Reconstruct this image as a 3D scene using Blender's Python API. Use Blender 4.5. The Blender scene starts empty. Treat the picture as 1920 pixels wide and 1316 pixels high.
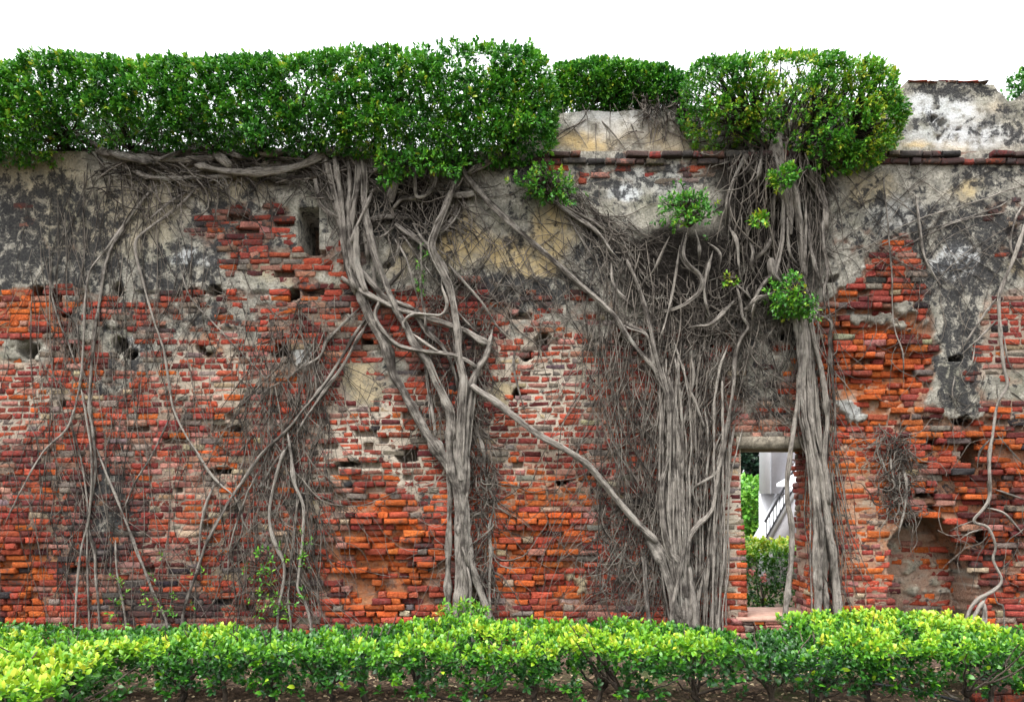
import bpy, math
import numpy as np
from mathutils import Vector

# ------------------------------------------------------------------ camera, sky, sun, exposure
scene = bpy.context.scene
COL = scene.collection
D = 9.5            # camera distance to the wall face (y = 0)
F = 1520.0         # focal length in photo pixels (1920 wide)
HOR = 930.0        # horizon row in the photo
EYE = 2.0

cam_d = bpy.data.cameras.new("camera")
cam = bpy.data.objects.new("camera", cam_d)
COL.objects.link(cam)
cam.location = (0, -D, EYE)
cam.rotation_euler = (math.radians(90), 0, 0)
cam_d.sensor_width = 36.0
cam_d.lens = F / 1920 * 36
cam_d.shift_y = (HOR - 658) / 1920
cam_d.clip_end = 900
scene.camera = cam

SUN_FROM = Vector((-0.35, -0.5, 1.15)).normalized()
world = bpy.data.worlds.new("World")
scene.world = world
world.use_nodes = True
wn = world.node_tree
wn.nodes.clear()
w_out = wn.nodes.new('ShaderNodeOutputWorld')
w_bg = wn.nodes.new('ShaderNodeBackground')
w_sky = wn.nodes.new('ShaderNodeTexSky')
w_sky.sky_type = 'NISHITA'
w_sky.sun_disc = False
w_sky.sun_elevation = math.asin(SUN_FROM.z)
w_sky.sun_rotation = math.atan2(SUN_FROM.x, SUN_FROM.y)
w_sky.dust_density = 6.0
w_sky.air_density = 1.0
w_hs = wn.nodes.new('ShaderNodeHueSaturation')
w_hs.inputs['Saturation'].default_value = 0.10      # closed bright cloud
w_hs.inputs['Value'].default_value = 2.3
wn.links.new(w_sky.outputs[0], w_hs.inputs['Color'])
# closed cloud: brighter overhead than at the horizon (CIE overcast distribution)
w_tc = wn.nodes.new('ShaderNodeTexCoord')
w_sp = wn.nodes.new('ShaderNodeSeparateXYZ')
wn.links.new(w_tc.outputs['Generated'], w_sp.inputs[0])
w_mr = wn.nodes.new('ShaderNodeMapRange')
w_mr.inputs['To Min'].default_value = 0.62
w_mr.inputs['To Max'].default_value = 1.75
wn.links.new(w_sp.outputs['Z'], w_mr.inputs['Value'])
w_mx = wn.nodes.new('ShaderNodeMix')
w_mx.data_type = 'RGBA'
w_mx.inputs[0].default_value = 0.8
wn.links.new(w_hs.outputs[0], w_mx.inputs[6])
w_mx.inputs[7].default_value = (5.4, 5.5, 5.7, 1)
w_ml = wn.nodes.new('ShaderNodeVectorMath')
w_ml.operation = 'SCALE'
wn.links.new(w_mx.outputs[2], w_ml.inputs[0])
wn.links.new(w_mr.outputs[0], w_ml.inputs['Scale'])
wn.links.new(w_ml.outputs[0], w_bg.inputs['Color'])
w_bg.inputs['Strength'].default_value = 0.15
wn.links.new(w_bg.outputs[0], w_out.inputs[0])

sun_d = bpy.data.lights.new("sun", 'SUN')
sun_d.energy = 0.7
sun_d.angle = math.radians(25)
sun_d.color = (1.0, 0.96, 0.9)
sun = bpy.data.objects.new("sun", sun_d)
COL.objects.link(sun)
sun.rotation_euler = SUN_FROM.to_track_quat('Z', 'Y').to_euler()

scene.view_settings.view_transform = 'Standard'
scene.view_settings.look = 'None'
scene.view_settings.gamma = 1.0
scene.view_settings.exposure = 1.25

# ------------------------------------------------------------------ helpers
RNG = np.random.default_rng(7)


def PX(px, py, Y=0.0):
    """photo pixel at depth Y -> world"""
    k = (D + Y) / F
    return (np.asarray(px) - 960.0) * k, EYE - (np.asarray(py) - HOR) * k


def pix_of(X, Y, Z):
    k = F / (D + Y)
    return 960 + X * k, HOR - (Z - EYE) * k


_T = [np.random.default_rng(100 + i).random((256, 256)) for i in range(8)]


def vnoise(x, y, s=0):
    t = _T[s % 8]
    xi = np.floor(x).astype(int)
    yi = np.floor(y).astype(int)
    fx = x - xi
    fy = y - yi
    fx = fx * fx * (3 - 2 * fx)
    fy = fy * fy * (3 - 2 * fy)
    a = t[xi & 255, yi & 255]
    b = t[(xi + 1) & 255, yi & 255]
    c = t[xi & 255, (yi + 1) & 255]
    d = t[(xi + 1) & 255, (yi + 1) & 255]
    return (a * (1 - fx) + b * fx) * (1 - fy) + (c * (1 - fx) + d * fx) * fy


def fbm(x, y, s=0, o=4):
    v = 0
    a = 0.5
    tot = 0
    for i in range(o):
        v = v + a * vnoise(x + 17.3 * i, y - 9.1 * i, s + i)
        tot += a
        x = x * 2.03
        y = y * 2.03
        a *= 0.5
    return v / tot


def sstep(a, b, x):
    t = np.clip((x - a) / (b - a), 0, 1)
    return t * t * (3 - 2 * t)


def poly_sd(px, py, poly):
    """signed distance (inside positive) and nearest outline point"""
    px = np.asarray(px, float)
    py = np.asarray(py, float)
    best = np.full(px.shape, 1e18)
    nx = np.zeros(px.shape)
    ny = np.zeros(px.shape)
    inside = np.zeros(px.shape, bool)
    n = len(poly)
    for i in range(n):
        x0, y0 = poly[i]
        x1, y1 = poly[(i + 1) % n]
        dx, dy = x1 - x0, y1 - y0
        t = np.clip(((px - x0) * dx + (py - y0) * dy) / (dx * dx + dy * dy + 1e-9), 0, 1)
        qx = x0 + t * dx
        qy = y0 + t * dy
        d2 = (px - qx) ** 2 + (py - qy) ** 2
        m = d2 < best
        best = np.where(m, d2, best)
        nx = np.where(m, qx, nx)
        ny = np.where(m, qy, ny)
        if y0 != y1:
            c = (y0 > py) != (y1 > py)
            xs = x0 + (py - y0) * dx / dy
            inside ^= c & (px < xs)
    d = np.sqrt(best)
    return np.where(inside, d, -d), nx, ny


def mesh_np(name, verts, quads=None, tris=None, smooth=False, attrs=None):
    me = bpy.data.meshes.new(name)
    verts = np.asarray(verts, np.float32)
    nq = 0 if quads is None else len(quads)
    nt = 0 if tris is None else len(tris)
    me.vertices.add(len(verts))
    me.vertices.foreach_set('co', verts.ravel())
    loops = []
    starts = []
    if nq:
        loops.append(np.asarray(quads, np.int32).ravel())
        starts.append(np.arange(nq, dtype=np.int32) * 4)
    if nt:
        loops.append(np.asarray(tris, np.int32).ravel())
        starts.append(nq * 4 + np.arange(nt, dtype=np.int32) * 3)
    loops = np.concatenate(loops)
    starts = np.concatenate(starts)
    me.loops.add(len(loops))
    me.loops.foreach_set('vertex_index', loops)
    me.polygons.add(nq + nt)
    me.polygons.foreach_set('loop_start', starts)
    if smooth:
        me.polygons.foreach_set('use_smooth', np.ones(nq + nt, bool))
    me.update(calc_edges=True)
    for k, v in (attrs or {}).items():
        v = np.asarray(v, np.float32)
        if v.ndim == 1:
            me.attributes.new(k, 'FLOAT', 'POINT').data.foreach_set('value', v)
        elif v.shape[1] == 3:
            me.attributes.new(k, 'FLOAT_VECTOR', 'POINT').data.foreach_set('vector', v.ravel())
        else:
            me.attributes.new(k, 'FLOAT_COLOR', 'POINT').data.foreach_set('color', v.ravel())
    return me


def link(name, me, mat=None, parent=None, kind=None, label=None, cat=None, group=None):
    o = bpy.data.objects.new(name, me)
    COL.objects.link(o)
    if mat is not None and me is not None and len(me.materials) == 0:
        me.materials.append(mat)
    if parent is not None:
        o.parent = parent
    if kind:
        o['kind'] = kind
    if label:
        o['label'] = label
    if cat:
        o['category'] = cat
    if group:
        o['group'] = group
    return o


def thing(name, label, cat, loc=(0, 0, 0), group=None):
    o = link(name, None, label=label, cat=cat, group=group)
    o.location = loc
    return o


def child(name, me, mat, root, kind=None, label=None):
    """mesh in world coordinates parented to an Empty at root.location"""
    o = link(name, me, mat, root, kind, label)
    o.matrix_parent_inverse.identity()
    o.location = -Vector(root.location) if root.parent is None else (0, 0, 0)
    return o


def box_arrays(boxes):
    V = []
    Q = []
    for (x0, x1, y0, y1, z0, z1) in boxes:
        b = len(V)
        V += [(x0, y0, z0), (x1, y0, z0), (x1, y1, z0), (x0, y1, z0), (x0, y0, z1), (x1, y0, z1), (x1, y1, z1), (x0, y1, z1)]
        Q += [(b, b + 3, b + 2, b + 1), (b + 4, b + 5, b + 6, b + 7), (b, b + 1, b + 5, b + 4), (b + 1, b + 2, b + 6, b + 5),
              (b + 2, b + 3, b + 7, b + 6), (b + 3, b, b + 4, b + 7)]
    return V, Q


def box_mesh(name, *boxes):
    V, Q = box_arrays(boxes)
    return mesh_np(name, V, Q)


# ------------------------------------------------------------------ materials
class NT:
    def __init__(self, name):
        self.m = bpy.data.materials.new(name)
        self.m.use_nodes = True
        self.t = self.m.node_tree
        self.t.nodes.clear()

    def n(self, typ, **kw):
        nd = self.t.nodes.new(typ)
        for k, v in kw.items():
            setattr(nd, k, v)
        return nd

    def l(self, a, b):
        self.t.links.new(a, b)

    def attr(self, name, typ='GEOMETRY'):
        a = self.n('ShaderNodeAttribute')
        a.attribute_name = name
        a.attribute_type = typ
        return a

    def noise(self, vec, scale, detail=4, rough=0.6, dist=0.0):
        a = self.n('ShaderNodeTexNoise')
        a.inputs['Scale'].default_value = scale
        a.inputs['Detail'].default_value = detail
        a.inputs['Roughness'].default_value = rough
        a.inputs['Distortion'].default_value = dist
        if vec is not None:
            self.l(vec, a.inputs['Vector'])
        return a.outputs['Fac']

    def math(self, op, a, b=None, c=None, clamp=False):
        m = self.n('ShaderNodeMath', operation=op)
        m.use_clamp = clamp
        for i, v in enumerate((a, b, c)):
            if v is None:
                continue
            if isinstance(v, (int, float)):
                m.inputs[i].default_value = v
            else:
                self.l(v, m.inputs[i])
        return m.outputs[0]

    def ss(self, x, a, b):
        m = self.n('ShaderNodeMapRange')
        m.interpolation_type = 'SMOOTHSTEP'
        self.l(x, m.inputs['Value'])
        for k, v in (('From Min', a), ('From Max', b)):
            if isinstance(v, (int, float)):
                m.inputs[k].default_value = v
            else:
                self.l(v, m.inputs[k])
        return m.outputs['Result']

    def mix(self, f, a, b, typ='MIX'):
        m = self.n('ShaderNodeMix', data_type='RGBA', blend_type=typ)
        for s, v in ((m.inputs[0], f), (m.inputs[6], a), (m.inputs[7], b)):
            if isinstance(v, (int, float)):
                s.default_value = v
            elif isinstance(v, tuple):
                s.default_value = (*v, 1) if len(v) == 3 else v
            else:
                self.l(v, s)
        return m.outputs[2]

    def ramp(self, f, stops):
        r = self.n('ShaderNodeValToRGB')
        e = r.color_ramp.elements
        while len(e) < len(stops):
            e.new(0.5)
        for i, (p, c) in enumerate(stops):
            e[i].position = p
            e[i].color = (*c, 1)
        self.l(f, r.inputs[0])
        return r.outputs[0]

    def finish(self, color, rough=0.9, bump=None, bstr=0.3, bdist=0.01, spec=0.3, translucent=None):
        p = self.n('ShaderNodeBsdfPrincipled')
        if isinstance(color, tuple):
            p.inputs['Base Color'].default_value = (*color, 1)
        else:
            self.l(color, p.inputs['Base Color'])
        if isinstance(rough, (int, float)):
            p.inputs['Roughness'].default_value = rough
        else:
            self.l(rough, p.inputs['Roughness'])
        p.inputs['Specular IOR Level'].default_value = spec
        if bump is not None:
            b = self.n('ShaderNodeBump')
            b.inputs['Strength'].default_value = bstr
            b.inputs['Distance'].default_value = bdist
            self.l(bump, b.inputs['Height'])
            self.l(b.outputs[0], p.inputs['Normal'])
        out = self.n('ShaderNodeOutputMaterial')
        if translucent is not None:
            t = self.n('ShaderNodeBsdfTranslucent')
            self.l(color, t.inputs['Color'])
            mx = self.n('ShaderNodeMixShader')
            mx.inputs[0].default_value = translucent
            self.l(p.outputs[0], mx.inputs[1])
            self.l(t.outputs[0], mx.inputs[2])
            self.l(mx.outputs[0], out.inputs[0])
        else:
            self.l(p.outputs[0], out.inputs[0])
        return self.m


def mat_wall():
    t = NT('weathered_wall')
    g = t.n('ShaderNodeNewGeometry').outputs['Position']
    n_lo = t.noise(g, 1.6, 5, 0.6)
    n_md = t.noise(g, 7.0, 6, 0.65)
    n_hi = t.noise(g, 38.0, 5, 0.7)
    n_vh = t.noise(g, 120.0, 3, 0.7)
    pl = t.mix(t.ss(n_md, 0.35, 0.65), (0.22, 0.21, 0.18), (0.52, 0.485, 0.41))
    pl = t.mix(t.math('MULTIPLY', t.ss(n_hi, 0.46, 0.6), .8), pl, (0.20, 0.185, 0.15))
    och = t.math('MULTIPLY', t.attr('ochre').outputs['Fac'], t.ss(n_md, 0.25, 0.6))
    pl = t.mix(och, pl, t.mix(n_hi, (0.52, 0.36, 0.15), (0.62, 0.5, 0.28)))
    wh = t.math('MULTIPLY', t.attr('white').outputs['Fac'], t.ss(n_md, 0.3, 0.55))
    pl = t.mix(wh, pl, t.mix(n_hi, (0.6, 0.63, 0.66), (0.78, 0.79, 0.78)))
    # mortar
    lim = t.math('MULTIPLY', t.attr('lime').outputs['Fac'], t.ss(n_hi, 0.22, 0.5))
    mo = t.mix(t.ss(n_hi, 0.35, 0.65), (0.13, 0.085, 0.065), (0.30, 0.21, 0.16))
    mo = t.mix(lim, mo, (0.56, 0.48, 0.385))
    orr = t.math('MULTIPLY', t.attr('orange').outputs['Fac'], t.ss(n_md, 0.3, 0.6))
    mo = t.mix(orr, mo, t.mix(n_hi, (0.5, 0.12, 0.03), (0.42, 0.22, 0.1)))
    col = t.mix(t.attr('plaster').outputs['Fac'], mo, pl)
    # fern-green film and speckled black algae
    col = t.mix(t.math('MULTIPLY', t.ss(n_lo, 0.5, 0.75), 0.35), col, (0.15, 0.16, 0.075))
    sp = t.noise(g, 8.0, 10, 0.74, 0.4)
    th = t.math('SUBTRACT', 0.70, t.math('MULTIPLY', t.attr('black').outputs['Fac'], 0.36))
    bl = t.ss(sp, t.math('SUBTRACT', th, 0.055), t.math('ADD', th, 0.055))
    col = t.mix(t.math('MULTIPLY', bl, t.math('ADD', 0.62, t.math('MULTIPLY', n_hi, 0.6)), clamp=True), col, t.mix(n_vh, (0.006, 0.0065, 0.008), (0.06, 0.06, 0.064)))
    soil = t.attr('soil').outputs['Fac']
    sc = t.ramp(t.noise(g, 22.0, 5, 0.75), [(0.36, (0.007, 0.006, 0.005)), (0.55, (0.03, 0.025, 0.021)), (0.72, (0.17, 0.15, 0.13))])
    col = t.mix(soil, col, sc)
    bmp = t.math('ADD', t.math('MULTIPLY', n_hi, 1.0), t.math('MULTIPLY', n_vh, 0.4))
    return t.finish(col, 0.95, bmp, 1.0, 0.03, 0.15)


def mat_brick(name, obj_color):
    t = NT(name)
    if obj_color:
        oi = t.n('ShaderNodeObjectInfo')
        base = oi.outputs['Color']
        black = oi.outputs['Alpha']
    else:
        a = t.attr('bcol')
        base = a.outputs['Color']
        black = a.outputs['Alpha']
    g = t.n('ShaderNodeNewGeometry').outputs['Position']
    n_md = t.noise(g, 9.0, 5, 0.65)
    n_hi = t.noise(g, 42.0, 5, 0.7)
    n_vh = t.noise(g, 130.0, 3, 0.7)
    col = t.mix(t.ss(n_hi, 0.3, 0.75), t.mix(1.0, base, (0.50, 0.42, 0.42), 'MULTIPLY'), t.mix(1.0, base, (1.22, 1.18, 1.12), 'MULTIPLY'))
    # lime bloom and crusts
    col = t.mix(t.math('MULTIPLY', t.ss(t.math('ADD', t.math('MULTIPLY', n_hi, 0.6), t.math('MULTIPLY', n_md, 0.4)), 0.53, 0.66), 0.34), col, (0.42, 0.31, 0.24))
    col = t.mix(t.math('MULTIPLY', t.ss(n_vh, 0.62, 0.75), 0.45), col, (0.05, 0.035, 0.03))
    sp = t.math('ADD', t.math('MULTIPLY', n_hi, 0.5), t.math('MULTIPLY', n_md, 0.5))
    th = t.math('SUBTRACT', 0.72, t.math('MULTIPLY', black, 0.38))
    bl = t.ss(sp, t.math('SUBTRACT', th, 0.06), t.math('ADD', th, 0.06))
    col = t.mix(t.math('MULTIPLY', bl, 0.88), col, (0.04, 0.037, 0.036))
    bmp = t.math('ADD', n_hi, t.math('MULTIPLY', n_vh, 0.5))
    return t.finish(col, 0.92, bmp, 0.9, 0.02, 0.2)


def mat_bark(name, dark, light):
    t = NT(name)
    v = t.attr('bk').outputs['Vector']
    tone = t.attr('tone').outputs['Fac']
    g = t.n('ShaderNodeNewGeometry').outputs['Position']
    n1 = t.noise(v, 26.0, 5, 0.7)
    n2 = t.noise(g, 7.0, 4, 0.6)
    n3 = t.noise(g, 60.0, 3, 0.7)
    f = t.math('ADD', t.math('MULTIPLY', n1, 0.6), t.math('MULTIPLY', n2, 0.5))
    f = t.math('ADD', f, t.math('SUBTRACT', t.math('MULTIPLY', tone, 0.22), 0.11))
    col = t.mix(t.ss(f, 0.42, 0.68), dark, light)
    col = t.mix(t.math('MULTIPLY', t.ss(n3, 0.6, 0.72), 0.4), col, (0.05, 0.042, 0.035))
    n4 = t.noise(v, 75.0, 3, 0.6, 0.6)
    col = t.mix(t.math('MULTIPLY', t.ss(n4, 0.54, 0.64), 0.5), col, (0.03, 0.025, 0.021))
    col = t.mix(t.math('MULTIPLY', t.ss(n2, 0.58, 0.7), 0.35), col, (0.30, 0.30, 0.26))
    return t.finish(col, 0.88, t.math('SUBTRACT', t.math('ADD', n1, t.math('MULTIPLY', n3, 0.4)), n4), 1.0, 0.03, 0.2)


def mat_leaf(name, stops, obj=False, trans=0.22, rough=0.36):
    t = NT(name)
    if obj:
        f = t.n('ShaderNodeObjectInfo').outputs['Random']
    else:
        f = t.attr('lc').outputs['Fac']
    col = t.ramp(f, stops)
    return t.finish(col, rough, spec=0.4, translucent=trans)


def mat_plain(name, c0, c1, scale=12.0, rough=0.85, bstr=0.3, spec=0.3):
    t = NT(name)
    g = t.n('ShaderNodeNewGeometry').outputs['Position']
    n = t.noise(g, scale, 5, 0.65)
    n2 = t.noise(g, scale * 6, 3, 0.65)
    col = t.mix(t.ss(t.math('ADD', t.math('MULTIPLY', n, 0.65), t.math('MULTIPLY', n2, 0.35)), 0.35, 0.65), c0, c1)
    return t.finish(col, rough, t.math('ADD', n, t.math('MULTIPLY', n2, 0.5)), bstr, 0.01, spec)


M_WALL = mat_wall()
M_BRICK = mat_brick('old_brick', False)
M_BRICK_O = mat_brick('old_brick_single', True)
M_BARK = mat_bark('banyan_bark', (0.055, 0.046, 0.039), (0.33, 0.295, 0.255))
M_ROOTLET = mat_bark('fine_root_bark', (0.04, 0.033, 0.028), (0.24, 0.208, 0.175))
M_TWIG = mat_bark('twig_bark', (0.03, 0.024, 0.02), (0.14, 0.11, 0.085))
GREEN = [(0.0, (0.010, 0.050, 0.010)), (0.35, (0.032, 0.150, 0.018)), (0.65, (0.080, 0.28, 0.022)), (0.88, (0.19, 0.40, 0.03)), (1.0, (0.42, 0.45, 0.04))]
M_CROWN = mat_leaf('banyan_leaf', GREEN)
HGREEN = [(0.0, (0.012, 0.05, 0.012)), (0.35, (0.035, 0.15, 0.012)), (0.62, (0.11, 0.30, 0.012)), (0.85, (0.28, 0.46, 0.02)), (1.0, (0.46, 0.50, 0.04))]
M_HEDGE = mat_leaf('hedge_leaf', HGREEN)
M_HLEAF = mat_leaf('hedge_leaf_single', [(0.0, (0.03, 0.13, 0.012)), (0.5, (0.09, 0.28, 0.012)), (1.0, (0.34, 0.48, 0.025))], True)
M_PALE = mat_leaf('background_leaf', [(0.0, (0.04, 0.14, 0.02)), (0.5, (0.12, 0.36, 0.04)), (1.0, (0.3, 0.55, 0.08))])
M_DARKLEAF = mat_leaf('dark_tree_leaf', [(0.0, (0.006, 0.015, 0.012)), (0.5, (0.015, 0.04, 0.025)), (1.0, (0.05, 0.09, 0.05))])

# ------------------------------------------------------------------ ground
t = NT('leaf_strewn_soil')
g = t.n('ShaderNodeNewGeometry').outputs['Position']
gc = t.mix(t.ss(t.noise(g, 9, 5, 0.7), 0.35, 0.65), (0.03, 0.022, 0.016), (0.10, 0.07, 0.048))
gc = t.mix(t.math('MULTIPLY', t.ss(t.noise(g, 0.9, 4), 0.5, 0.65), 0.6), gc, (0.06, 0.09, 0.03))
M_GROUND = t.finish(gc, 0.95, t.noise(g, 30, 5, 0.7), 0.8, 0.03, 0.1)
ground = link('ground', mesh_np('ground', [(-250, -60, 0), (250, -60, 0), (250, 400, 0), (-250, 400, 0)], [(0, 1, 2, 3)]), M_GROUND, kind='structure')

# ------------------------------------------------------------------ the brick wall: masks in photo pixels
XL, _ = PX(1389, 0)
XR, _ = PX(1538, 0)
_, Z_TOP = PX(0, 284)
_, Z_LIN = PX(0, 836)
_, Z_THR = PX(0, 1158)
XE = 8.6
THICK = 0.8


def axis(points, step_in, step_out, lo, hi):
    a = []
    pts = sorted(points)
    for p, q in zip(pts[:-1], pts[1:]):
        mid = (p + q) / 2
        st = step_in if lo <= mid <= hi else step_out
        n = max(1, int(round((q - p) / st)))
        a += list(np.linspace(p, q, n, endpoint=False))
    return np.array(a + [pts[-1]])


gx = axis([-XE, -6.4, float(XL), float(XR), 6.4, XE], 0.0205, 0.05, -6.4, 6.4)
gz = axis([-0.1, 0.45, float(Z_THR), float(Z_LIN), float(Z_TOP)], 0.0205, 0.05, 0.45, 99)
GX, GZ = np.meshgrid(gx, gz, indexing='ij')
GPX, GPY = pix_of(GX, 0, GZ)


def warp(px, py, a1=26, a2=9):
    wx = px + a1 * (fbm(px / 60, py / 60, 1, 4) - 0.5) * 2 + a2 * (fbm(px / 12, py / 12, 3, 3) - 0.5) * 2
    wy = py + a1 * (fbm(px / 60 + 40, py / 60, 2, 4) - 0.5) * 2 + a2 * (fbm(px / 12 + 11, py / 12, 4, 3) - 0.5) * 2
    return wx, wy


WPX, WPY = warp(GPX, GPY)


def polys(lst):
    m = np.zeros(GPX.shape)
    for poly, amt in lst:
        sd, _, _ = poly_sd(WPX, WPY, poly)
        if amt >= 1:
            v = sstep(-2, 2, sd)
        else:  # partly worn away: noise decides
            n = fbm(GPX / 26, GPY / 18, 5, 4)
            v = sstep(-4, 10, sd) * sstep(0.52 - 0.06 - (amt - 0.5) * 0.6, 0.52 + 0.04 - (amt - 0.5) * 0.6, n)
        m = np.maximum(m, v)
    return m


def blobs(lst, soft=0.5):
    m = np.zeros(GPX.shape)
    for cx, cy, rx, ry, s in lst:
        d = np.sqrt(((WPX - cx) / rx) ** 2 + ((WPY - cy) / ry) ** 2)
        m = np.maximum(m, s * (1 - sstep(1 - soft, 1 + soft * 0.5, d)))
    return m


PLASTER = polys([
    ([(-500, 250), (660, 250), (664, 380), (640, 540), (560, 518), (520, 556), (330, 543), (280, 556), (100, 538), (40, 540), (-500, 545)], 1),
    ([(690, 250), (1165, 250), (1165, 520), (1100, 540), (960, 538), (880, 528), (820, 560), (700, 540), (664, 430)], 1),
    ([(1000, 280), (1610, 280), (1600, 430), (1565, 560), (1500, 640), (1150, 600), (1120, 440), (1000, 400)], 1),
    ([(1540, 280), (2400, 280), (2400, 560), (1900, 540), (1860, 556), (1800, 545), (1755, 560), (1735, 520), (1712, 480), (1690, 445), (1650, 470), (1600, 522), (1555, 560)], 1),
    ([(1745, 540), (1850, 540), (1838, 640), (1828, 700), (1838, 770), (1790, 802), (1752, 760), (1752, 650)], 1),
    ([(640, 675), (700, 670), (706, 740), (682, 768), (645, 760), (634, 720)], 1),
    ([(535, 652), (582, 652), (570, 700), (540, 692)], 1),
    ([(1562, 750), (1600, 748), (1638, 790), (1612, 802), (1578, 780)], 1),
    ([(925, 725), (970, 728), (965, 770), (930, 765)], 1),
    ([(105, 555), (330, 535), (420, 555), (650, 550), (670, 600), (600, 645), (500, 645), (440, 628), (350, 640), (200, 655), (120, 645)], 0.54),
    ([(175, 610), (335, 620), (325, 680), (225, 745), (168, 725)], 0.62),
    ([(0, 635), (75, 635), (95, 690), (0, 705)], 0.6),
    ([(880, 525), (1140, 525), (1140, 630), (960, 625)], 0.6),
    ([(700, 655), (770, 675), (765, 725), (705, 735)], 0.6),
    ([(1390, 600), (1500, 640), (1495, 800), (1390, 800)], 0.62),
    ([(1100, 600), (1400, 600), (1390, 700), (1110, 700)], 0.42),
    ([(1585, 555), (1705, 550), (1750, 590), (1700, 622), (1600, 600)], 0.62),
    ([(1840, 690), (1930, 690), (1930, 770), (1850, 790)], 0.55),
    ([(1668, 985), (1700, 962), (1765, 968), (1805, 1010), (1838, 1060), (1835, 1150), (1668, 1150)], 0.30),
    ([(1040, 1055), (1095, 1060), (1090, 1110), (1050, 1100)], 0.7),
    ([(160, 880), (240, 880), (235, 1010), (170, 1000)], 0.52),
])
EXPOSED = np.maximum(polys([([(445, 362), (535, 366), (560, 400), (560, 470), (640, 476), (640, 528), (520, 520), (430, 505), (396, 470), (356, 440)], 0.72),
                 ([(560, 470), (640, 470), (640, 640), (480, 640)], 0.52),
                 ([(1640, 455), (1700, 440), (1740, 500), (1720, 560), (1600, 560)], 0.85),
                 ([(1850, 380), (1920, 375), (1925, 470), (1855, 470)], 0.42),
                 ([(1860, 540), (1960, 530), (1960, 700), (1880, 700), (1840, 620)], 0.62),
                 ([(1560, 430), (1640, 430), (1640, 470), (1560, 480)], 0.42),
                 ([(1020, 295), (1420, 295), (1420, 340), (1020, 345)], 0.40)]),
                 blobs([(50, 420, 12, 5, 1), (45, 395, 14, 5, .9), (130, 460, 12, 6, .9), (80, 460, 14, 5, .9), (990, 590, 20, 12, 1)]))
PLASTER = np.clip(PLASTER - EXPOSED, 0, 1)
STREAK = sstep(.5, .68, fbm(GPX / 16, GPY / 190, 5, 4)) * PLASTER
BLACK = np.maximum(blobs([(70, 430, 230, 130, .72), (20, 490, 90, 60, .74), (150, 500, 150, 70, .66), (330, 510, 120, 70, .62), (300, 600, 330, 55, .5),
               (600, 570, 110, 60, .5), (1740, 420, 90, 60, .62), (1850, 440, 150, 90, .7), (1790, 520, 120, 50, .75), (1800, 670, 60, 150, .82), (1860, 330, 130, 40, .58),
               (1660, 440, 90, 30, .5), (780, 400, 110, 110, .7), (980, 545, 190, 45, .72), (1130, 470, 70, 80, .6),
               (200, 960, 110, 160, .72), (120, 1020, 90, 130, .55), (300, 1130, 160, 50, .75), (450, 950, 120, 200, .42), (60, 880, 110, 90, .5),
               (860, 690, 90, 170, .6), (1300, 640, 230, 80, .5), (1300, 860, 220, 320, .3), (1440, 740, 80, 110, .5), (1880, 1000, 90, 160, .5),
               (1790, 870, 120, 130, .4), (800, 1000, 30, 150, .55), (900, 860, 40, 200, .45), (1250, 950, 100, 30, .8), (220, 690, 80, 90, .5), (1180, 330, 220, 70, .55), (1020, 330, 120, 40, .5), (1620, 400, 70, 110, .5), (450, 430, 160, 110, .5), (640, 640, 700, 500, .28), (1600, 700, 400, 400, .25)], .6), 0.2 + 0.5 * np.clip(fbm(GPX / 90, GPY / 90, 6, 4) - .42, 0, 1))
OCHRE = blobs([(860, 450, 60, 60, .95), (940, 480, 70, 35, .95), (1035, 440, 45, 60, .9), (1010, 500, 60, 22, .9), (1810, 358, 42, 22, .7), (1630, 355, 55, 40, .45),
               (80, 330, 110, 60, .35), (250, 400, 110, 80, .3), (140, 420, 120, 60, .25), (670, 720, 45, 55, .6), (392, 690, 20, 16, .9), (745, 490, 40, 40, .4),
               (1740, 1060, 90, 90, .2), (540, 500, 70, 30, .4), (1910, 490, 30, 20, .6), (950, 745, 30, 30, .6), (400, 330, 140, 50, .35), (1065, 1085, 40, 40, .6)])
WHITE = blobs([(358, 490, 34, 16, .9), (1172, 362, 42, 16, .95), (1790, 490, 46, 30, .8), (556, 672, 22, 22, .5), (1230, 330, 80, 40, .3), (1680, 400, 60, 40, .3),
               (1650, 500, 30, 15, .6), (260, 655, 36, 20, .3), (1600, 775, 34, 24, .5), (1905, 640, 20, 60, .4)])
BLACK = np.clip(BLACK + .20 * STREAK, 0, .70)
ORANGE = blobs([(720, 1050, 130, 130, 1), (1020, 1010, 100, 150, .9), (1640, 680, 120, 160, 1), (40, 1100, 80, 90, 1), (40, 580, 70, 50, .8), (1610, 960, 90, 190, .75),
                (1850, 930, 120, 200, .55), (400, 900, 100, 200, .15), (690, 930, 60, 40, .6), (1790, 840, 90, 60, .6), (385, 650, 30, 20, 1), (1400, 1060, 40, 60, .6), (1745, 1065, 95, 95, .3)], .6)
DUSTY = blobs([(1290, 760, 230, 280, .9), (560, 900, 130, 240, .4), (360, 830, 110, 120, .4), (440, 720, 130, 90, .45), (1180, 1000, 110, 170, .7), (200, 640, 240, 50, .5),
               (1400, 720, 120, 120, .9), (1010, 620, 130, 60, .4), (500, 450, 150, 100, .35), (1200, 330, 250, 60, .7), (640, 860, 110, 50, .3)], .6)
LIME = blobs([(700, 850, 170, 130, 1), (1010, 730, 140, 160, 1), (400, 700, 150, 130, .8), (30, 760, 130, 110, .7), (400, 950, 160, 130, .5), (640, 960, 70, 60, 1),
              (1620, 760, 90, 130, .7), (1600, 1000, 80, 160, .8), (1010, 900, 100, 60, .8), (1385, 1000, 40, 160, 1), (1880, 650, 60, 160, .6), (1120, 780, 90, 140, .5), (720, 770, 100, 60, 1), (1750, 1060, 80, 90, .45)], .6)
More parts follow.
